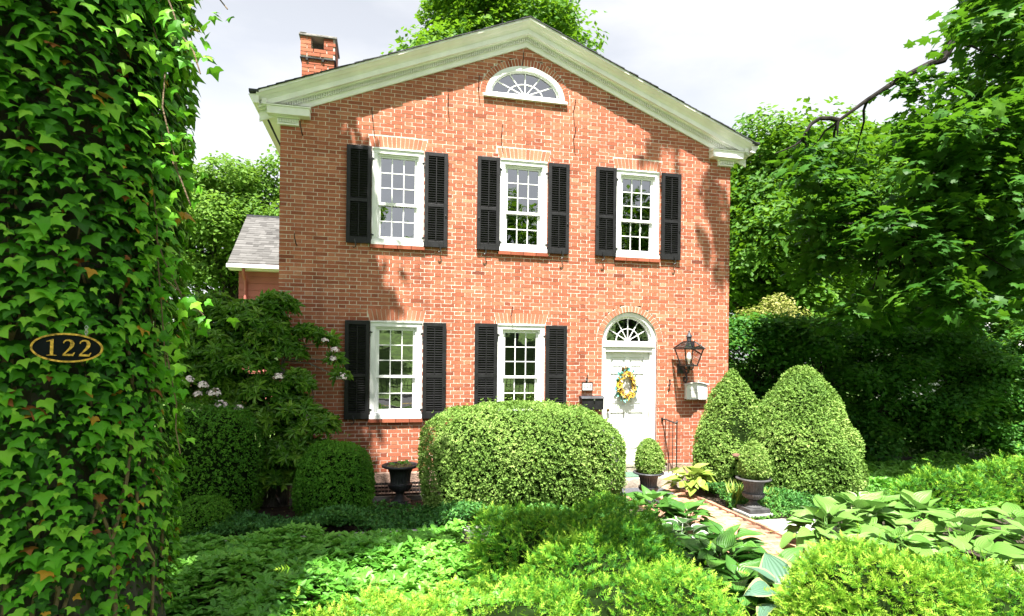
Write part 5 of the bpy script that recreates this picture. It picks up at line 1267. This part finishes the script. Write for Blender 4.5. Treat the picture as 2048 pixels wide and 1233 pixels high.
hosta('green hosta on the path edge between black urn and yew mound', (3.62, -2.65, 0), 0.44, 0.40, 45, 0.24, HO_SHADED, 0.33)
hosta('green hosta spilling over the path opposite the weathered urn', (3.95, -2.95, 0), 0.34, 0.30, 42, 0.23, HO_SHADED, 0.33)
hosta('white-edged hosta between the plain green hostas', (3.45, -3.72, 0), 0.40, 0.36, 22, 0.21, HO_VAR, 0.32)
hosta('broad green hosta behind the white-edged one along the path', (3.70, -4.22, 0), 0.46, 0.34, 51, 0.25, HO_SHADED, 0.34)
hosta('large green hosta between the mounded yew and the lime yew', (3.32, -4.70, 0), 0.54, 0.37, 54, 0.25, HO_SHADED, 0.34)
hosta('low green hosta close to the blue-leaved hosta', (3.70, -5.1, 0), 0.46, 0.34, 39, 0.24, HO_SHADED, 0.34)
hosta('green hosta tucked against the flank of the loose mounded yew', (2.95, -4.15, 0), 0.42, 0.36, 40, 0.24, HO_SHADED, 0.34)
hosta('green hosta in front of the white-edged one nearest the lime hedge', (3.15, -5.25, 0), 0.42, 0.36, 36, 0.24, HO_SHADED, 0.34)
hosta('pale green hosta hiding the near end of the brick path', (4.78, -4.75, 0), 0.42, 0.36, 38, 0.24, HO_SUNLIT, 0.36)
hosta('pale hosta on bare soil before the spreading yew', (7.55, -4.35, 0), 0.46, 0.40, 34, 0.27, HO_SUNLIT, 0.36)
hosta('blue-green hosta with yellow margins beside the bright lime yew', (3.22, -5.75, 0), 0.30, 0.50, 11, 0.30, HO_BLUE, 0.34)
hosta('pale green hosta overlapping the flagstone slab', (5.25, -3.95, 0), 0.55, 0.42, 56, 0.27, HO_SUNLIT, 0.36)
hosta('pale green hosta in the middle of the sunny hosta row', (5.95, -3.70, 0), 0.55, 0.46, 58, 0.28, HO_SUNLIT, 0.36)
hosta('pale green hosta next to the pale ground cover', (6.75, -3.75, 0), 0.50, 0.44, 50, 0.27, HO_SUNLIT, 0.36)
hosta('pale green hosta behind the lime mounded yew', (5.4, -4.75, 0), 0.5, 0.40, 44, 0.25, HO_SUNLIT, 0.36)
hosta('large-leaved pale hosta at the end of the sunny hosta row', (6.35, -4.65, 0), 0.50, 0.50, 36, 0.29, HO_SUNLIT, 0.38)
hosta('large-leaved pale hosta beside the spreading yew bed edge', (6.95, -5.0, 0), 0.48, 0.46, 33, 0.28, HO_SUNLIT, 0.38)
hosta('pale hosta with leaves low against the lime mounded yew', (5.75, -5.3, 0), 0.45, 0.42, 22, 0.27, HO_SUNLIT, 0.36)
hosta('cream-edged hosta at the foot of the large conical boxwood', (6.85, -2.75, 0), 0.30, 0.30, 18, 0.19, HO_VARL, 0.30)

# ================================================================== IVY-CLAD TREE
IT = (-1.86, -6.02, 0.0)
TR = 0.50
ivt = thing('ivy_covered_tree', IT, 'huge tree trunk thickly covered in climbing ivy', 'tree')
m = MB(); base = len(m.V); nz, na = 40, 40
for j in range(nz + 1):
    z = -0.1 + 9.6 * j / nz
    for i in range(na):
        a = 6.2832 * i / na
        rr = TR * (1.0 + 0.35 * math.exp(-z / 0.5) - 0.012 * z) * (1 + 0.05 * math.sin(5 * a + z) + 0.035 * math.sin(11 * a - 1.7 * z) + 0.03 * math.sin(23 * a + 3 * z))
        m.V.append((IT[0] + rr * math.cos(a), IT[1] + rr * math.sin(a), z))
for j in range(nz):
    for i in range(na):
        a0 = j * na + i; a1 = j * na + (i + 1) % na; m.F.append((a0, a1, a1 + na, a0 + na))
CAN = []     # canopy clumps of this tree, all above the picture: they shade the left of the wall and the beds
g = np.random.default_rng(77)
for hgt, n, xr, yr in ((11.0, 34, (-8.5, -1.75), (-7.2, -1.6)), (13.5, 26, (-8.5, -2.1), (-8.5, -2.4)), (15.5, 14, (-7, -2.5), (-8.5, -3.6))):
    for i in range(n):
        CAN.append((g.uniform(*xr), g.uniform(*yr), hgt + g.uniform(-0.9, 0.9), g.uniform(0.75, 1.15)))
for i in range(9): CAN.append((g.uniform(-5.0, -2.9), g.uniform(-11.0, -9.0), g.uniform(10.5, 12), g.uniform(0.55, 0.9)))
for i in range(0): CAN.append((g.uniform(-2.9, -1.6), g.uniform(-10.1, -7.4), g.uniform(10.5, 12), g.uniform(0.5, 0.75)))
for x, y, z, r in ((0.3, -8.7, 10.6, 0.5), (1.0, -8.8, 10.6, 0.42), (1.7, -8.9, 10.7, 0.4)): CAN.append((x, y, z, r))
top = Vector((IT[0], IT[1], 9.0))
for (x, y, z, r) in CAN:
    pts = limbpath(top + Vector((0, 0, rng.uniform(-1.5, 0.4))), (x, y, z), 0.08); rr = rng.uniform(0.08, 0.15)
    m.tube(pts, [rr * (1 - 0.85 * q / (len(pts) - 1)) for q in range(len(pts))], 6, False)
m.build('trunk', BARK, ivt, True)
PP = []; NN = []
for (x, y, z, r) in CAN:
    n = int(125 * r * r); D = rdir(n); PP.append(np.array([x, y, z]) + D * (r * rng.uniform(0.2, 1, n) ** 0.5)[:, None] * np.array([1, 1, 0.6])); NN.append(unit(D * 0.4 + np.array([0, 0, 1]) + rng.normal(size=(n, 3)) * 0.4))
P = np.concatenate(PP); N = np.concatenate(NN); n = len(P)
scatter('crown', P, N, rdir(n), 0.46 * rng.uniform(0.7, 1.3, n), SPRAY, 0.45 + rng.normal(size=n) * 0.18, L_MAPD, ivt)
# ivy leaves
n = 15500
z = rng.uniform(0.75, 4.9, n); a = rng.uniform(-math.pi, math.pi, n)
tocam = math.atan2(CAM.y - IT[1], CAM.x - IT[0])
a = tocam + rng.uniform(-2.15, 2.15, n)
bare = noise3(np.stack([np.cos(a) * 1.2, np.sin(a) * 1.2, z], 1), 3.2, 91)
keep = (rng.uniform(size=n) < np.clip((z - 0.3) / 1.0, 0.7, 1)) & ~((bare > 1.75) & (z < 1.45))
z, a = z[keep], a[keep]; n = len(z)
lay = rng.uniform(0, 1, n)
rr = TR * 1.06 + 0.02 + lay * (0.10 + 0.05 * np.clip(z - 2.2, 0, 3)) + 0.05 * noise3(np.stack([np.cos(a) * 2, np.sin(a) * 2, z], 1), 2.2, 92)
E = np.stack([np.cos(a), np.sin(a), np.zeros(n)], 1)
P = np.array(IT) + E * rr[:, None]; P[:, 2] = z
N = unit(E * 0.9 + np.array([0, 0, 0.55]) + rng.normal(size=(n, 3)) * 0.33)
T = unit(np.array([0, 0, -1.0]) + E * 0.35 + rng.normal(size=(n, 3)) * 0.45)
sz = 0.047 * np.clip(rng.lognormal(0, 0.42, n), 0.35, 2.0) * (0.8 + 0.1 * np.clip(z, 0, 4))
tint = np.clip(-0.05 + 0.88 * lay ** 1.4 + rng.normal(size=n) * 0.13, 0, 0.90); rare = rng.uniform(size=n); tint = np.where(rare > 0.986, 0.965, tint); tint = np.where(rare < 0.012, 1.0, tint)  # deeper leaves tinted darker: shade of the gaps put into leaf colour
# hanging sprays on the outer side of the trunk, over the sky
def strand(p0, p1, k, w_=0.07):
    global P, N, T, sz, tint
    t = rng.uniform(0, 1, k); Q = np.array(p0)[None] * (1 - t)[:, None] + np.array(p1)[None] * t[:, None] + rng.normal(size=(k, 3)) * w_
    P = np.concatenate([P, Q]); N = np.concatenate([N, unit(rng.normal(size=(k, 3)) * 0.6 + np.array([0.1, -0.7, 0.4]))]); T = np.concatenate([T, unit(rng.normal(size=(k, 3)) * 0.5 + np.array([0.2, 0, -1.0]))])
    sz = np.concatenate([sz, 0.07 * rng.uniform(0.7, 1.2, k)]); tint = np.concatenate([tint, np.clip(0.6 + rng.normal(size=k) * 0.15, 0, 0.9)])
STR = [((-1.25, -6.3, 4.6), (-0.86, -6.35, 4.2), 30), ((-1.2, -6.3, 4.3), (-0.98, -6.4, 3.8), 36), ((-1.25, -6.3, 3.6), (-1.05, -6.3, 3.1), 26), ((-1.3, -6.2, 3.0), (-1.12, -6.2, 2.6), 22), ((-1.25, -6.2, 2.75), (-1.02, -6.15, 2.5), 14), ((-1.3, -6.3, 4.5), (-1.12, -6.3, 3.3), 50), ((-1.3, -6.2, 3.4), (-1.2, -6.2, 2.2), 46), ((-0.95, -6.4, 4.75), (-0.70, -6.45, 4.35), 16), ((-1.2, -6.2, 2.3), (-1.12, -6.2, 1.7), 22)]
for s in STR: strand(*s)
d = np.linalg.norm(P - np.array(CAM), axis=1); face = ((np.array(CAM) - P) * N).sum(1) > 0
inview = (P[:, 2] < 4.3) & (P[:, 2] > 0.9)
lay2 = np.concatenate([lay, np.ones(len(P) - len(lay))])
rank = np.argsort(-(sz / d ** 2 * face * inview * (lay2 > 0.55)))
sel = np.zeros(len(P), bool); sel[rank[:295]] = True
# mesh per tint step for the single leaves
IVM = []
tv, tf, tt = IVY
for k in range(10): IVM.append(rawmesh('ivy_leaf', tv, tf, L_IVY, False, {'tint': np.full(len(tv), min(0.9, 0.1 + 0.09 * k))}))
IVY_Y = rawmesh('ivy_leaf', tv, tf, L_IVY, False, {'tint': np.full(len(tv), 0.965)})
iv_o = Vector(IT)
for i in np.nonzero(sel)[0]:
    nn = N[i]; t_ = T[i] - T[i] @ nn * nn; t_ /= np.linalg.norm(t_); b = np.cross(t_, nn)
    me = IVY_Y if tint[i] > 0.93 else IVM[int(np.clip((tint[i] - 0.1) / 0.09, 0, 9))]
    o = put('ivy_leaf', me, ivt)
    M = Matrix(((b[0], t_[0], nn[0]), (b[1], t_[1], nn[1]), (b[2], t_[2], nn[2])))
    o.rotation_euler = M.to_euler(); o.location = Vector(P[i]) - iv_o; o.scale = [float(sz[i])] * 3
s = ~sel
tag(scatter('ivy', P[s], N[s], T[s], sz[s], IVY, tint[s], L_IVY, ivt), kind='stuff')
vm = MB()
for k in range(14):
    aa = tocam + rng.uniform(-1.4, 1.4); z0 = rng.uniform(0.2, 0.9); pts = []; z_cur = z0
    for q in range(9):
        rr_ = TR * 1.06 + 0.03; pts.append((IT[0] + rr_ * math.cos(aa), IT[1] + rr_ * math.sin(aa), z_cur)); z_cur += rng.uniform(0.18, 0.4); aa += rng.normal() * 0.10
    r0 = rng.uniform(0.005, 0.016); vm.tube(pts, [r0 * (1 - 0.07 * q) for q in range(9)], 6)
for p0, p1, kk in STR: vm.tube(limbpath(p0, p1, 0, 0.2, 4), 0.004, 5)
vm.build('ivy_stems', VINE, ivt, True)
# oval number sign on the trunk
sv = Vector((CAM.x - IT[0], CAM.y - IT[1], 0)).normalized()
SCN = Vector((-1.44, -6.74, 2.295))
sg = thing('house_number_sign', SCN, 'oval black number sign with gold rim and gold numerals hung on the ivy trunk', 'sign')
az = math.atan2(CAM.y - SCN.y, CAM.x - SCN.x) + math.pi / 2 - 0.12
def oval_board(a, b, y0, y1, name, mat, n=48, ring=None):
    mb = MB()
    if ring: mb.ring(a - ring, b - ring, a, b, 0, 0, y0, y1, 0, 2 * math.pi, n)
    else: mb.prism([(a * math.cos(6.28319 * i / n), b * math.sin(6.28319 * i / n)) for i in range(n)], y0, y1)
    return rawmesh(name, mb.V, mb.F, mat)
for nm, me in (('board', oval_board(0.131, 0.064, -0.008, 0.008, 'board', SIGNBLK)), ('rim', oval_board(0.137, 0.069, -0.013, 0.010, 'rim', GOLD, 56, 0.0085))):
    o = bpy.data.objects.new(nm, me); link(o, sg)
sg.rotation_euler = (0, R(1.2), az)
tmp = thing('tmp_sign', (0, 0, 0), 'x', 'x')
for i, ch in enumerate('122'):
    o = digit(ch, -0.058 + i * 0.062, -0.038, 0.077, -0.008, 0.004, GOLD, sg if False else tmp, 1.45); o.parent = sg
bpy.data.objects.remove(tmp)
chn = MB()
for k in range(4): chn.tube([(0.068 + 0.006 * math.cos(t) * (1 if k % 2 else 0.3), 0.006 * math.cos(t) * (0.3 if k % 2 else 1), 0.066 + 0.011 * k + 0.009 * math.sin(t)) for t in np.linspace(0, 6.283, 11)], 0.0016, 5)
o = bpy.data.objects.new('chain', rawmesh('chain', chn.V, chn.F, CHROME)); link(o, sg)

# ================================================================== TREES
tree('maple_tree', 'tall green maple rising behind the roof ridge', (5.0, 17.5, 0), 0.42, 9.0, ell_clumps((5.2, 16.8, 16.2), (3.7, 3.0, 5.0), 50, 1.45, 101, 0.25), 0.54, L_MAPLE, 101, 48, group=None, tbase=0.55)
tree('maple_tree', 'light green maple beyond the red wing', (-7.0, 19.5, 0), 0.30, 4.6, ell_clumps((-6.6, 19.0, 8.0), (3.1, 2.4, 3.4), 34, 1.25, 102, 0.25), 0.42, L_MAPP, 102, 80, tbase=0.6, extra_limbs=[([(-7.3, 19.2, 2.0), (-7.9, 18.9, 4.2), (-8.4, 18.8, 6.0)], 0.2)])
tree('maple_tree', 'pale maple left of the red wing partly behind the ivy trunk', (-11.0, 20.5, 0), 0.28, 4.4, ell_clumps((-10.4, 20.0, 8.4), (2.6, 2.2, 3.6), 26, 1.3, 103, 0.25), 0.42, L_MAPP, 103, 80, tbase=0.6)
tree('maple_tree', 'small pale maple showing over the ridge of the red wing', (-2.6, 22.0, 0), 0.25, 5.0, ell_clumps((-2.9, 21.5, 9.0), (2.2, 2.0, 3.0), 20, 1.25, 104, 0.25), 0.42, L_MAPP, 104, 75, tbase=0.62)
tree('maple_tree', 'dense round maple standing to the side of the house beyond the boxwoods', (13.9, 8.2, 0), 0.34, 3.6, ell_clumps((13.9, 7.9, 6.4), (2.9, 2.6, 3.7), 46, 1.25, 105, 0.3), 0.40, L_MAPLE, 105, 105, tbase=0.5)
tree('maple_tree', 'far maple filling the gap beside the dense round maple', (20.5, 13.0, 0), 0.34, 4.0, ell_clumps((20.0, 12.5, 7.0), (4.2, 3.0, 5.0), 44, 1.7, 106, 0.3), 0.62, L_MAPLE, 106, 34, tbase=0.55)
tree('maple_tree', 'far dark maple behind the hornbeam screen', (27.0, 9.0, 0), 0.34, 4.0, ell_clumps((26.0, 9.0, 7.5), (5.0, 3.2, 6.0), 46, 1.9, 107, 0.3), 0.62, L_MAPD, 107, 28, tbase=0.5)
tree('weeping_tree', 'pale yellow weeping tree rising above the hornbeam screen', (10.5, 4.1, 0), 0.07, 2.6, [(9.9, 3.8, 3.35, 0.5), (10.4, 3.8, 3.6, 0.55), (11.0, 3.9, 3.3, 0.5), (9.5, 3.7, 3.0, 0.4), (11.4, 3.9, 2.9, 0.4), (10.3, 3.6, 3.0, 0.5)], 0.16, L_PALE, 108, 420, droop=1.2)
for i, (x, y, H, r) in enumerate(((8.3, 1.9, 3.0, 1.05), (9.9, 1.6, 3.1, 1.15), (11.6, 1.5, 3.1, 1.2), (13.4, 1.2, 3.0, 1.2), (15.0, 0.9, 3.2, 1.2), (16.8, 0.4, 3.4, 1.3))):
    cl = []
    g = np.random.default_rng(200 + i)
    for k in range(38): cl.append((x + g.uniform(-r, r), y + g.uniform(-0.9, 0.7), g.uniform(0.15, H), g.uniform(0.42, 0.62)))
    tree('hornbeam', ['dark hornbeam of the screen next to the house corner', 'dark hornbeam of the screen behind the large conical boxwood', 'dark hornbeam in the middle of the screen', 'dark hornbeam of the screen behind the spreading yew', 'dark hornbeam at the street end of the screen', 'tall dark hornbeam closing the far end of the screen'][i], (x, y, 0), 0.08, 1.6, cl, 0.22, L_HORN, 210 + i, 290, tpl=SPRAY, group='hornbeam screen', droop=0.5, flat=0.55, upb=1.1, tbase=0.4)
# overhanging maple: trunk outside the picture, limbs reaching in
MCL = [(9.95, -2.43, 5.26, 0.52), (10.18, -2.02, 3.19, 0.59), (8.45, -2.25, 4.14, 0.45), (10.28, -1.69, 4.05, 0.63), (12.21, -1.09, 9.06, 0.5), (11.43, -1.62, 7.55, 0.51), (11.79, -0.82, 5.99, 0.44), (10.78, -0.92, 3.2, 0.64), (10.61, -0.44, 4.07, 0.61), (8.68, -0.64, 5.94, 0.29), (10.62, -1.37, 6.99, 0.6), (10.5, -1.42, 5.98, 0.44), (9.64, -2.55, 6.24, 0.55), (8.05, -1.28, 4.49, 0.37), (11.06, -2.06, 6.59, 0.49), (10.92, -0.55, 4.79, 0.66), (11.52, -1, 4.27, 0.46), (9.77, -0.89, 6.96, 0.29), (11.59, -0.58, 3.85, 0.42), (8.78, -2.27, 3.55, 0.57), (8.94, -0.13, 4.6, 0.41), (9.02, -1.24, 4.41, 0.47), (10.99, -1.52, 4.96, 0.6), (11.61, -1.46, 5.31, 0.5), (8.08, -2.05, 4.46, 0.49), (11.33, -0.98, 9.6, 0.52), (10.49, -2.46, 3.59, 0.58), (8.22, 0.16, 4.03, 0.33), (12, -0.97, 8.37, 0.53), (12.06, -0.9, 4.39, 0.54), (9.38, -2.07, 5.45, 0.54), (11.38, -2.04, 5.86, 0.54), (10, -2.52, 4.32, 0.44), (11.68, -1.44, 6.27, 0.64), (10.34, -1.41, 4.64, 0.45), (8.02, -0.06, 5.08, 0.33), (11.15, -0.95, 5.49, 0.42), (10.91, -2.16, 4.71, 0.48), (9.61, -1.86, 4.52, 0.49), (8.73, -1.72, 6.04, 0.42), (9.02, -0.23, 6.17, 0.4), (11.3, -2.06, 4.27, 0.43), (9.79, -1.35, 3.1, 0.4), (8.07, -0.44, 5.62, 0.43), (11.3, -2.04, 8.69, 0.38), (9.42, -0.87, 4.25, 0.42), (7.93, -0.7, 4.16, 0.35), (10.08, -2.23, 8.46, 0.64), (9.81, -1.19, 4.81, 0.38), (11.52, -1.06, 7.16, 0.71), (10.82, -1.38, 8.96, 0.41), (11.88, -0.69, 3.48, 0.39), (9.18, -1.25, 3.75, 0.36), (10.84, -2.54, 7.56, 0.53), (12.88, -1.04, 6.35, 0.68), (9.94, -1.07, 6.64, 0.44), (8.91, -1.68, 5.02, 0.33), (8.49, -0.18, 4.31, 0.48), (8.66, -2.08, 4.67, 0.46), (9.33, -0.74, 3.04, 0.38), (11.09, -1.78, 7.09, 0.42), (9.29, -0.58, 4.89, 0.28), (9.96, -0.34, 5.29, 0.4), (12.74, -0.84, 8.71, 0.66), (9.26, -1.69, 5.87, 0.47), (8.31, -0.25, 6.32, 0.49), (10.23, -0.35, 3.17, 0.35), (8.2, -2.02, 3.31, 0.31), (7.64, -0.66, 6.16, 0.41), (11.84, -1.34, 7.97, 0.37), (7.7, -0.77, 4.79, 0.46), (10.76, -0.41, 6.47, 0.49), (9.55, -1, 6.35, 0.29), (10.14, -1.22, 5.7, 0.38), (10.67, -2.22, 6.01, 0.47), (9.16, -1.33, 7.22, 0.38), (10.64, -2.59, 5.38, 0.68), (10.65, -2.63, 6.65, 0.66), (10.2, -0.75, 5.89, 0.42), (9.61, -2.41, 4.87, 0.39), (11.46, -0.71, 3.17, 0.4), (10.66, -0.97, 6.38, 0.38), (10.03, -1.76, 5.29, 0.41), (11.4, -2.04, 5.24, 0.53), (8.47, -1.03, 3.11, 0.5), (9.69, -0.6, 5.05, 0.38), (9.55, -2.53, 8.13, 0.39), (11.36, -1.89, 3.29, 0.49), (12.17, -1.27, 3.41, 0.68), (9, -0.05, 5.15, 0.42), (12.14, -1.15, 6.7, 0.59), (10.28, -0.38, 4.84, 0.28), (11.47, -1.07, 9.08, 0.41), (12.66, -1.14, 7.34, 0.55), (8.54, -0.05, 5.92, 0.41), (13.02, -0.92, 7.77, 0.44), (9.32, -0.62, 3.49, 0.4), (8.33, -0.05, 5.25, 0.31), (9.44, -1.06, 4.66, 0.36), (9.15, -2.48, 7.57, 0.45), (10.9, -1.46, 8.33, 0.52), (8.81, -2.41, 5.87, 0.7), (11.71, -0.93, 5.3, 0.41), (9.95, -2.06, 5.88, 0.47), (9.27, -0.44, 4.27, 0.39), (8.27, -1.49, 3.17, 0.34), (8.26, -1.06, 5, 0.53), (11.05, -1.51, 6.42, 0.46), (12.88, -1.02, 9.77, 0.66), (9.96, -0.6, 6.81, 0.35), (8.29, 0.12, 4.78, 0.31), (9.21, -2.18, 4.78, 0.38), (9.39, -0.11, 4.67, 0.33), (7.45, -1.02, 5.58, 0.51), (9.32, -2.23, 3.12, 0.5), (9.15, -1.96, 3.89, 0.39), (12.67, -1.07, 4.86, 0.69), (11.48, -1.39, 8.69, 0.51), (11.59, -1.22, 3.81, 0.44), (10.53, -1.93, 8.78, 0.39), (8.37, -2.21, 5.25, 0.37), (8.94, -0.65, 4.82, 0.32), (10.52, -1.88, 7.57, 0.49), (8.49, -0.71, 5.41, 0.41)]
limbA = [(16.7, -2.7, 9.2), (13.6, -2.0, 9.6), (11.43, -1.56, 9.05), (10.72, -1.51, 8.61), (9.97, -1.44, 8.05), (9.80, -1.40, 7.73), (9.58, -1.35, 7.66), (9.05, -1.23, 7.38), (8.49, -1.10, 7.0), (7.99, -0.99, 6.62)]
limbA2 = [(7.99, -0.99, 6.62), (7.85, -0.95, 6.66), (7.65, -0.92, 6.65), (7.50, -0.88, 6.55), (7.40, -0.86, 6.38), (7.35, -0.85, 6.26), (7.22, -0.82, 6.16), (7.05, -0.78, 6.08), (6.85, -0.75, 6.0)]
limbB = [(17.0, -2.6, 5.0), (13.6, -2.3, 6.7), (11.12, -1.91, 6.81), (10.53, -1.77, 6.36), (9.97, -1.65, 6.01), (9.58, -1.56, 5.70), (9.2, -1.5, 5.2), (8.91, -1.40, 4.7)]
cl = list(MCL)
for i in range(6): cl.append((random.uniform(12.2, 18.0), random.uniform(-2.5, 2.0), random.uniform(6.5, 13.0), random.uniform(0.8, 1.2)))
cl += [(5.1, -3.6, 13.6, .28), (5.2, -4.0, 13.9, .3), (3.95, -3.7, 15.2, .24)]
xl = [(limbA, 0.125), (limbA2, 0.045), (limbB, 0.12), ([(7.97, -0.99, 6.62), (7.96, -0.99, 6.48), (7.97, -0.99, 6.34)], 0.035), ([(7.35, -0.85, 6.26), (7.46, -0.83, 6.18), (7.42, -0.83, 6.02)], 0.02), ([(9.58, -1.56, 5.7), (8.81, -1.5, 4.92), (8.65, -1.4, 4.4), (8.5, -1.3, 4.0)], 0.05)]
for (x, y, z, r) in MCL[::2]:                      # twigs
    st = min(limbA[2:] + limbB[2:], key=lambda q: (Vector(q) - Vector((x, y, z))).length)
    xl.append((limbpath(st, (x, y, z), 0.05, 0.2, 5), 0.028))
tree('overhanging_maple', 'large dark maple whose limbs hang over the garden from the side', (17.4, -2.4, 0), 0.36, 5.5, cl, 0.33, L_MAPD, 301, 110, tpl=SPRAYM, limbs=False, droop=0.8, flat=0.62, upb=0.95, tbase=0.42, bark=BARKD,
     trunk_pts=[(17.4, -2.4, -0.1, 0.55), (17.3, -2.5, 0.8, 0.42), (17.0, -2.6, 5.0, 0.36), (16.7, -2.7, 9.2, 0.30), (15.0, -3.0, 12.0, 0.18), (10.0, -3.6, 13.6, 0.10), (5.0, -3.7, 13.8, 0.03)], extra_limbs=xl)

# ================================================================== NEIGHBOURING BUILDINGS
rw = thing('red_house', (-1.0, 11.5, 0), 'red clapboard wing with grey shingle roof behind the brick corner', 'house')
x0, x1, y0, y1 = -4.28, 2.0, 9.3, 13.7
MB().box(x0, x1, y0, y1, 0, 5.05).add([(x0, y0, 5.05), (x0, y1, 5.05), (x0, 11.5, 6.95)], [(0, 2, 1)]).build('wall', REDCLAP, rw)
cbm = None
z = 0.3
while z < 5.0:
    MB().add([(x0 - 0.02, y0 - 0.022, z), (x1, y0 - 0.022, z), (x1, y0 - 0.004, z + 0.205), (x0 - 0.02, y0 - 0.004, z + 0.205), (x0 - 0.02, y0, z), (x1, y0, z)], [(0, 1, 2, 3), (4, 5, 1, 0)]).build('clapboard', REDCLAP, rw); z += 0.21
V = []; F = []; TN = []
nc = 22
for side in (0, 1):
    for c in range(nc):
        t0 = c / nc; t1 = (c + 1.1) / nc; x = -4.55 + (0.15 if c % 2 else 0)
        if True:
            xa = -4.55
            while xa < 2.1:
                wd = rng.choice([0.16, 0.24, 0.3, 0.2]); xb = min(xa + wd, 2.2)
                ya, za = (9.0 + 2.5 * t0, 5.06 + 2.0 * t0 + 0.02) ; yb, zb_ = (9.0 + 2.5 * t1, 5.06 + 2.0 * t1 + 0.006)
                if side: ya, yb = 23.0 - ya, 23.0 - yb
                lift = rng.choice([0.0, 0.008]); o = len(V)
                V += [(xa, ya, za + lift), (xb, ya, za + lift), (xb, yb, zb_ + lift), (xa, yb, zb_ + lift), (xa, ya, za - 0.02), (xb, ya, za - 0.02)]
                F += [(o, o + 1, o + 2, o + 3), (o + 4, o + 5, o + 1, o)]; TN += [float(np.clip(rng.normal(0.55, 0.25), 0, 1))] * 6; xa = xb
rv = np.array(org(rw))
tag(put('roof_shingles', rawmesh('roof_shingles', np.array(V) - rv, np.array(F), GREYSH, attrs={'tint': TN}), rw), kind='stuff')
MB().box(-4.55, 2.2, 11.42, 11.58, 7.03, 7.09).build('ridge_cap', ASPH, rw)
MB().box(-4.56, 2.2, 8.86, 9.0, 4.90, 5.02).build('gutter', WHITE, rw, bevel=0.01); MB().box(-4.53, 2.2, 9.001, 9.28, 4.86, 4.90).build('soffit', WHITE, rw)
MB().tube([(-4.1, 8.95, 4.9), (-4.1, 9.0, 4.75), (-4.1, 9.2, 4.6), (-4.1, 9.24, 4.4), (-4.1, 9.24, 0.2)], 0.045, 8).build('downspout', REDCLAP, rw)
wn = MB().box(-3.45, -2.5, 9.24, 9.275, 1.6, 3.0).build('window', WHITE, rw)
for i in range(2):
    for j in range(3): MB().box(-3.38 + i * 0.42, -3.0 + i * 0.42, 9.225, 9.238, 1.68 + j * 0.43, 2.06 + j * 0.43).build('pane', GLASS, wn)
wh = thing('white_house', (33, 15, 0), 'white neighbouring house glimpsed through the trees', 'house')
MB().box(29.5, 37, 13.5, 20, 0, 3.4).add([(29.5, 13.5, 3.4), (34.0, 13.5, 3.4), (31.75, 13.5, 5.0)], [(0, 1, 2)]).build('wall', WHITE, wh)
MB().add([(29.2, 13.2, 3.35), (31.75, 13.2, 5.15), (31.75, 20, 5.15), (29.2, 20, 3.35), (34.3, 13.2, 3.35), (34.3, 20, 3.35)], [(0, 1, 2, 3), (1, 4, 5, 2)]).build('roof', TRIM, wh)
for i in range(3): MB().box(30.4 + i * 0.9, 31.0 + i * 0.9, 13.47, 13.49, 2.2, 3.1).build('window', GLASS, wh)

# ================================================================== ACROSS THE STREET (mirrored in the window panes)
fe = thing('iron_fence', (0, -23.0, 0), 'black iron picket fence across the street', 'fence')
m = MB().box(-14, 16, -23.02, -22.98, 0.2, 0.24).box(-14, 16, -23.02, -22.98, 0.95, 0.99)
m.build('rail', IRON, fe)
PK_ME = rawmesh('picket', *(lambda b: (b.V, b.F))(MB().box(-0.012, 0.012, -0.012, 0.012, 0, 1.12)), IRON)
for i in range(150): put('picket', PK_ME, fe, (-14 + i * 0.2, -23.0 + 0.033, 0.05))
for i, (x, y, h, rz) in enumerate(((-17, -38, 9, 5), (-4.5, -33, 9.5, 5.2), (10, -35, 9.5, 6.0), (21, -36, 10, 6.5), (33, -38, 10, 6), (2.5, -46, 9, 5))):
    tree('street_tree', ['leafy tree across the street beyond the fence end', 'leafy tree on the lawn across the street', 'broad leafy tree in the middle of the lawn across the street', 'tall leafy tree on the rise across the street', 'leafy tree at the far end of the lawn across the street', 'distant tree between the lawn trees across the street'][i], (x, y, 1.6), 0.35, 5.0, ell_clumps((x, y, h), (4.4, 3.0, rz), 26, 1.9, 400 + i, 0.3), 0.8, L_MAPLE, 400 + i, 20, group='trees across the street')

for i, (x, y, H) in enumerate(((-5.6, 13.0, 2.6), (-8.2, 14.5, 3.0), (-11.5, 15.0, 3.2), (-6.5, 25.0, 3.6), (-13, 26, 4.0))):
    cl = []
    g = np.random.default_rng(500 + i)
    for k in range(16): cl.append((x + g.uniform(-1.5, 1.5), y + g.uniform(-0.8, 0.8), g.uniform(0.3, H), g.uniform(0.6, 0.95)))
    t = tree('garden_shrub', ['pale green shrub at the red wing wall', 'pale green shrub beyond the laurel', 'wide pale shrub behind the ivy trunk', 'far pale shrub under the light maples', 'far wide shrub at the garden end'][i], (x, y, 0), 0.06, 0.8, cl, 0.26, L_MAPP, 510 + i, 150, droop=0.3, tbase=0.5)
    t['category'] = 'shrub'
